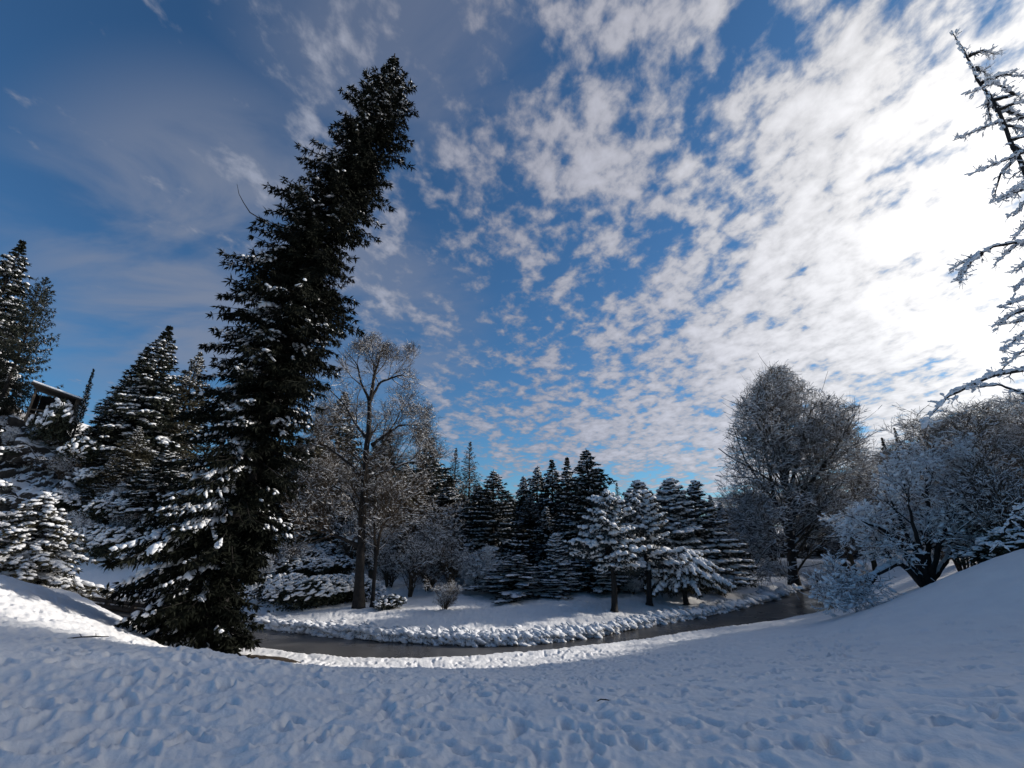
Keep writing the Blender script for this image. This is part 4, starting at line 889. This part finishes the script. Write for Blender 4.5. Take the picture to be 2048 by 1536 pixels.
# ================================================================== STICKS ON THE SNOW
def stick(px, py, L_, ang, lab, seed, r=.007):
    z = 2.0
    for _ in range(8):
        w_ = at_z(px, py, z); z = float(ground(w_[0], w_[1], False))
    R_ = np.random.default_rng(seed); P = np.array([[-L_/2, 0, .02], [-L_/6, .03, .035], [L_/5, -.02, .04], [L_/2, .02, .02]]); V1 = path_tube(P, [r, r*1.1, r, r*.5], 6, .2)
    parts = [(*V1, 0)]
    for k in range(2):
        x = R_.uniform(-L_*.3, L_*.4); d = np.array([R_.uniform(-.4, .6), R_.choice([-1, 1])*R_.uniform(.3, 1), R_.uniform(.1, .5)])*L_*.3
        parts.append((*path_tube([[x, 0, .035], [x+d[0]*.5, d[1]*.5, .035+d[2]*.7], [x+d[0], d[1], .035+d[2]]], [r*.6, r*.5, r*.3], 5), 0))
    o = link('stick', build_mesh('stick', parts, [M['bark_dark']])); o.location = (w_[0], w_[1], z+.0); o.rotation_euler = (0, 0, ang); tag(o, lab, 'stick')
stick(1208, 1406, .20, .1, 'short twig lying in the trodden snow right of centre', 1)
stick(172, 1279, .7, .3, 'curved stick lying on the shaded snow left of the leaning spruce', 2, .012)

# ================================================================== LIGHT, SKY, CAMERA
SUN_EL, SUN_AZ = radians(23), radians(71.0)            # azimuth from +Y towards +X
SD = Vector((sin(SUN_AZ)*cos(SUN_EL), cos(SUN_AZ)*cos(SUN_EL), sin(SUN_EL)))
ld = bpy.data.lights.new('sun', 'SUN'); ld.energy = 4.2; ld.angle = radians(2.0); ld.color = (1, .93, .84)
lo = bpy.data.objects.new('sun', ld); COL.objects.link(lo); lo.rotation_euler = SD.to_track_quat('Z', 'Y').to_euler(); lo.location = (30, 30, 40)
world = bpy.data.worlds.new('World'); scene.world = world; world.use_nodes = True; nt = world.node_tree; nt.nodes.clear()
LK = nt.links.new
def mth(op, a, b=None, c=None, clamp=False):
    n = nt.nodes.new('ShaderNodeMath'); n.operation = op; n.use_clamp = clamp
    for i, v in enumerate((a, b, c)):
        if v is None: continue
        if isinstance(v, (int, float)): n.inputs[i].default_value = v
        else: LK(v, n.inputs[i])
    return n.outputs[0]
def mr(v, a, b, c=0.0, d=1.0, smooth=True):
    n = nt.nodes.new('ShaderNodeMapRange'); n.interpolation_type = 'SMOOTHSTEP' if smooth else 'LINEAR'
    LK(v, n.inputs[0]); 
    for i, q in enumerate((a, b, c, d)): n.inputs[i+1].default_value = q
    return n.outputs[0]
def nz(vec, scale, detail=5, rough=.55, dist=0.0, mapping=None):
    if mapping:
        mp = nt.nodes.new('ShaderNodeMapping'); mp.inputs['Rotation'].default_value = (0, 0, mapping[0]); mp.inputs['Scale'].default_value = (mapping[1], mapping[2], 1)
        mp.inputs['Location'].default_value = (mapping[3], mapping[4], 0) if len(mapping) > 3 else (0, 0, 0)
        LK(vec, mp.inputs[0]); vec = mp.outputs[0]
    n = nt.nodes.new('ShaderNodeTexNoise'); n.inputs['Scale'].default_value = scale; n.inputs['Detail'].default_value = detail; n.inputs['Roughness'].default_value = rough; n.inputs['Distortion'].default_value = dist
    LK(vec, n.inputs['Vector']); return n.outputs['Fac']
sky = nt.nodes.new('ShaderNodeTexSky'); sky.sky_type = 'NISHITA'; sky.sun_disc = False; sky.sun_elevation = SUN_EL; sky.sun_rotation = SUN_AZ
sky.altitude = 200; sky.air_density = 1.0; sky.dust_density = .4; sky.ozone_density = 2.5
tc = nt.nodes.new('ShaderNodeTexCoord'); D = tc.outputs['Generated']
sp = nt.nodes.new('ShaderNodeSeparateXYZ'); LK(D, sp.inputs[0]); x, y, z = sp.outputs
zz = mth('ADD', mth('MAXIMUM', z, 0.0), .13)
cb = nt.nodes.new('ShaderNodeCombineXYZ'); LK(mth('DIVIDE', x, zz), cb.inputs[0]); LK(mth('DIVIDE', y, zz), cb.inputs[1]); UV = cb.outputs[0]
dp = nt.nodes.new('ShaderNodeVectorMath'); dp.operation = 'DOT_PRODUCT'; LK(D, dp.inputs[0]); dp.inputs[1].default_value = tuple(SD); sd = dp.outputs['Value']
# broken altocumulus: big sheets x small cells, thicker towards the sun
big = nz(UV, .75, 3, .5, .3, (radians(-35), 1.0, .6, 3.1, 1.7)); cell = nz(UV, 17.0, 5, .58, .15, (radians(-30), 1.0, .8)); mid = nz(UV, 6.0, 4, .55, .2, (radians(-30), 1.0, .72, 2, 5))
wisp = nz(UV, 2.6, 6, .55, .5, (radians(25), .6, 1.1, 7.0, 2.0))
bias = mth('ADD', mr(sd, -.05, .90, -.18, .20, False), mr(z, .55, .85, .01, -.09))
dens = mth('ADD', mth('ADD', mth('ADD', mth('MULTIPLY', big, .62), mth('MULTIPLY', cell, .66)), mth('MULTIPLY', mid, .84)), bias)
cl1 = mr(dens, .99, 1.21)
def patch(px, py, c0, c1):
    v = norm(ray(px, py)); n = nt.nodes.new('ShaderNodeVectorMath'); n.operation = 'DOT_PRODUCT'; LK(D, n.inputs[0]); n.inputs[1].default_value = tuple(v); return mr(n.outputs['Value'], c0, c1)
veil = mth('MAXIMUM', patch(480, 540, .93, .998), mth('MULTIPLY', patch(800, 60, .95, .998), .5))
veil = mth('MAXIMUM', veil, mth('MULTIPLY', patch(720, 640, .95, .998), .6))
cl2 = mth('MULTIPLY', mth('MULTIPLY', mr(wisp, .32, .62), veil), .72)
lit = mr(sd, .10, .985, 0.0, 1.0, False)
cc = nt.nodes.new('ShaderNodeValToRGB'); e = cc.color_ramp.elements; e[0].position = 0; e[0].color = (.29,.325,.42,1); e[1].position = 1; e[1].color = (1.3,1.27,1.24,1)
for p_, c_ in ((.4, (.34,.35,.42,1)), (.68, (.47,.475,.53,1)), (.88, (.74,.735,.75,1))): n_ = e.new(p_); n_.color = c_
LK(lit, cc.inputs[0])
shade = mr(dens, 1.0, 1.45, .68, 1.15)
cm = nt.nodes.new('ShaderNodeMixRGB'); cm.blend_type = 'MULTIPLY'; cm.inputs[0].default_value = 1; LK(cc.outputs[0], cm.inputs[1]); LK(shade, cm.inputs[2])
sk = nt.nodes.new('ShaderNodeMixRGB'); sk.blend_type = 'MULTIPLY'; sk.inputs[0].default_value = 1; LK(sky.outputs[0], sk.inputs[1]); sk.inputs[2].default_value = (.041,.070,.089,1)
m1 = nt.nodes.new('ShaderNodeMixRGB'); LK(cl2, m1.inputs[0]); LK(sk.outputs[0], m1.inputs[1]); LK(cm.outputs[0], m1.inputs[2])
m2 = nt.nodes.new('ShaderNodeMixRGB'); LK(mth('MULTIPLY', cl1, .93), m2.inputs[0]); LK(m1.outputs[0], m2.inputs[1]); LK(cm.outputs[0], m2.inputs[2])
bg = nt.nodes.new('ShaderNodeBackground'); bg.inputs[1].default_value = 1.0; LK(m2.outputs[0], bg.inputs[0])
ow = nt.nodes.new('ShaderNodeOutputWorld'); LK(bg.outputs[0], ow.inputs[0])

cd = bpy.data.cameras.new('camera'); cam = bpy.data.objects.new('camera', cd); COL.objects.link(cam); cam.location = tuple(EYE)
cam.rotation_euler = (radians(90)+PITCH, 0, 0); cd.sensor_width = 36; cd.lens = 36*FOC/2048; cd.clip_end = 3000; cd.clip_start = .1
scene.camera = cam
scene.view_settings.view_transform = 'Standard'; scene.view_settings.look = 'None'; scene.view_settings.exposure = 0.25; scene.view_settings.gamma = 1
scene.cycles.max_bounces = 5; scene.cycles.diffuse_bounces = 3; scene.cycles.glossy_bounces = 2; scene.cycles.transparent_max_bounces = 4
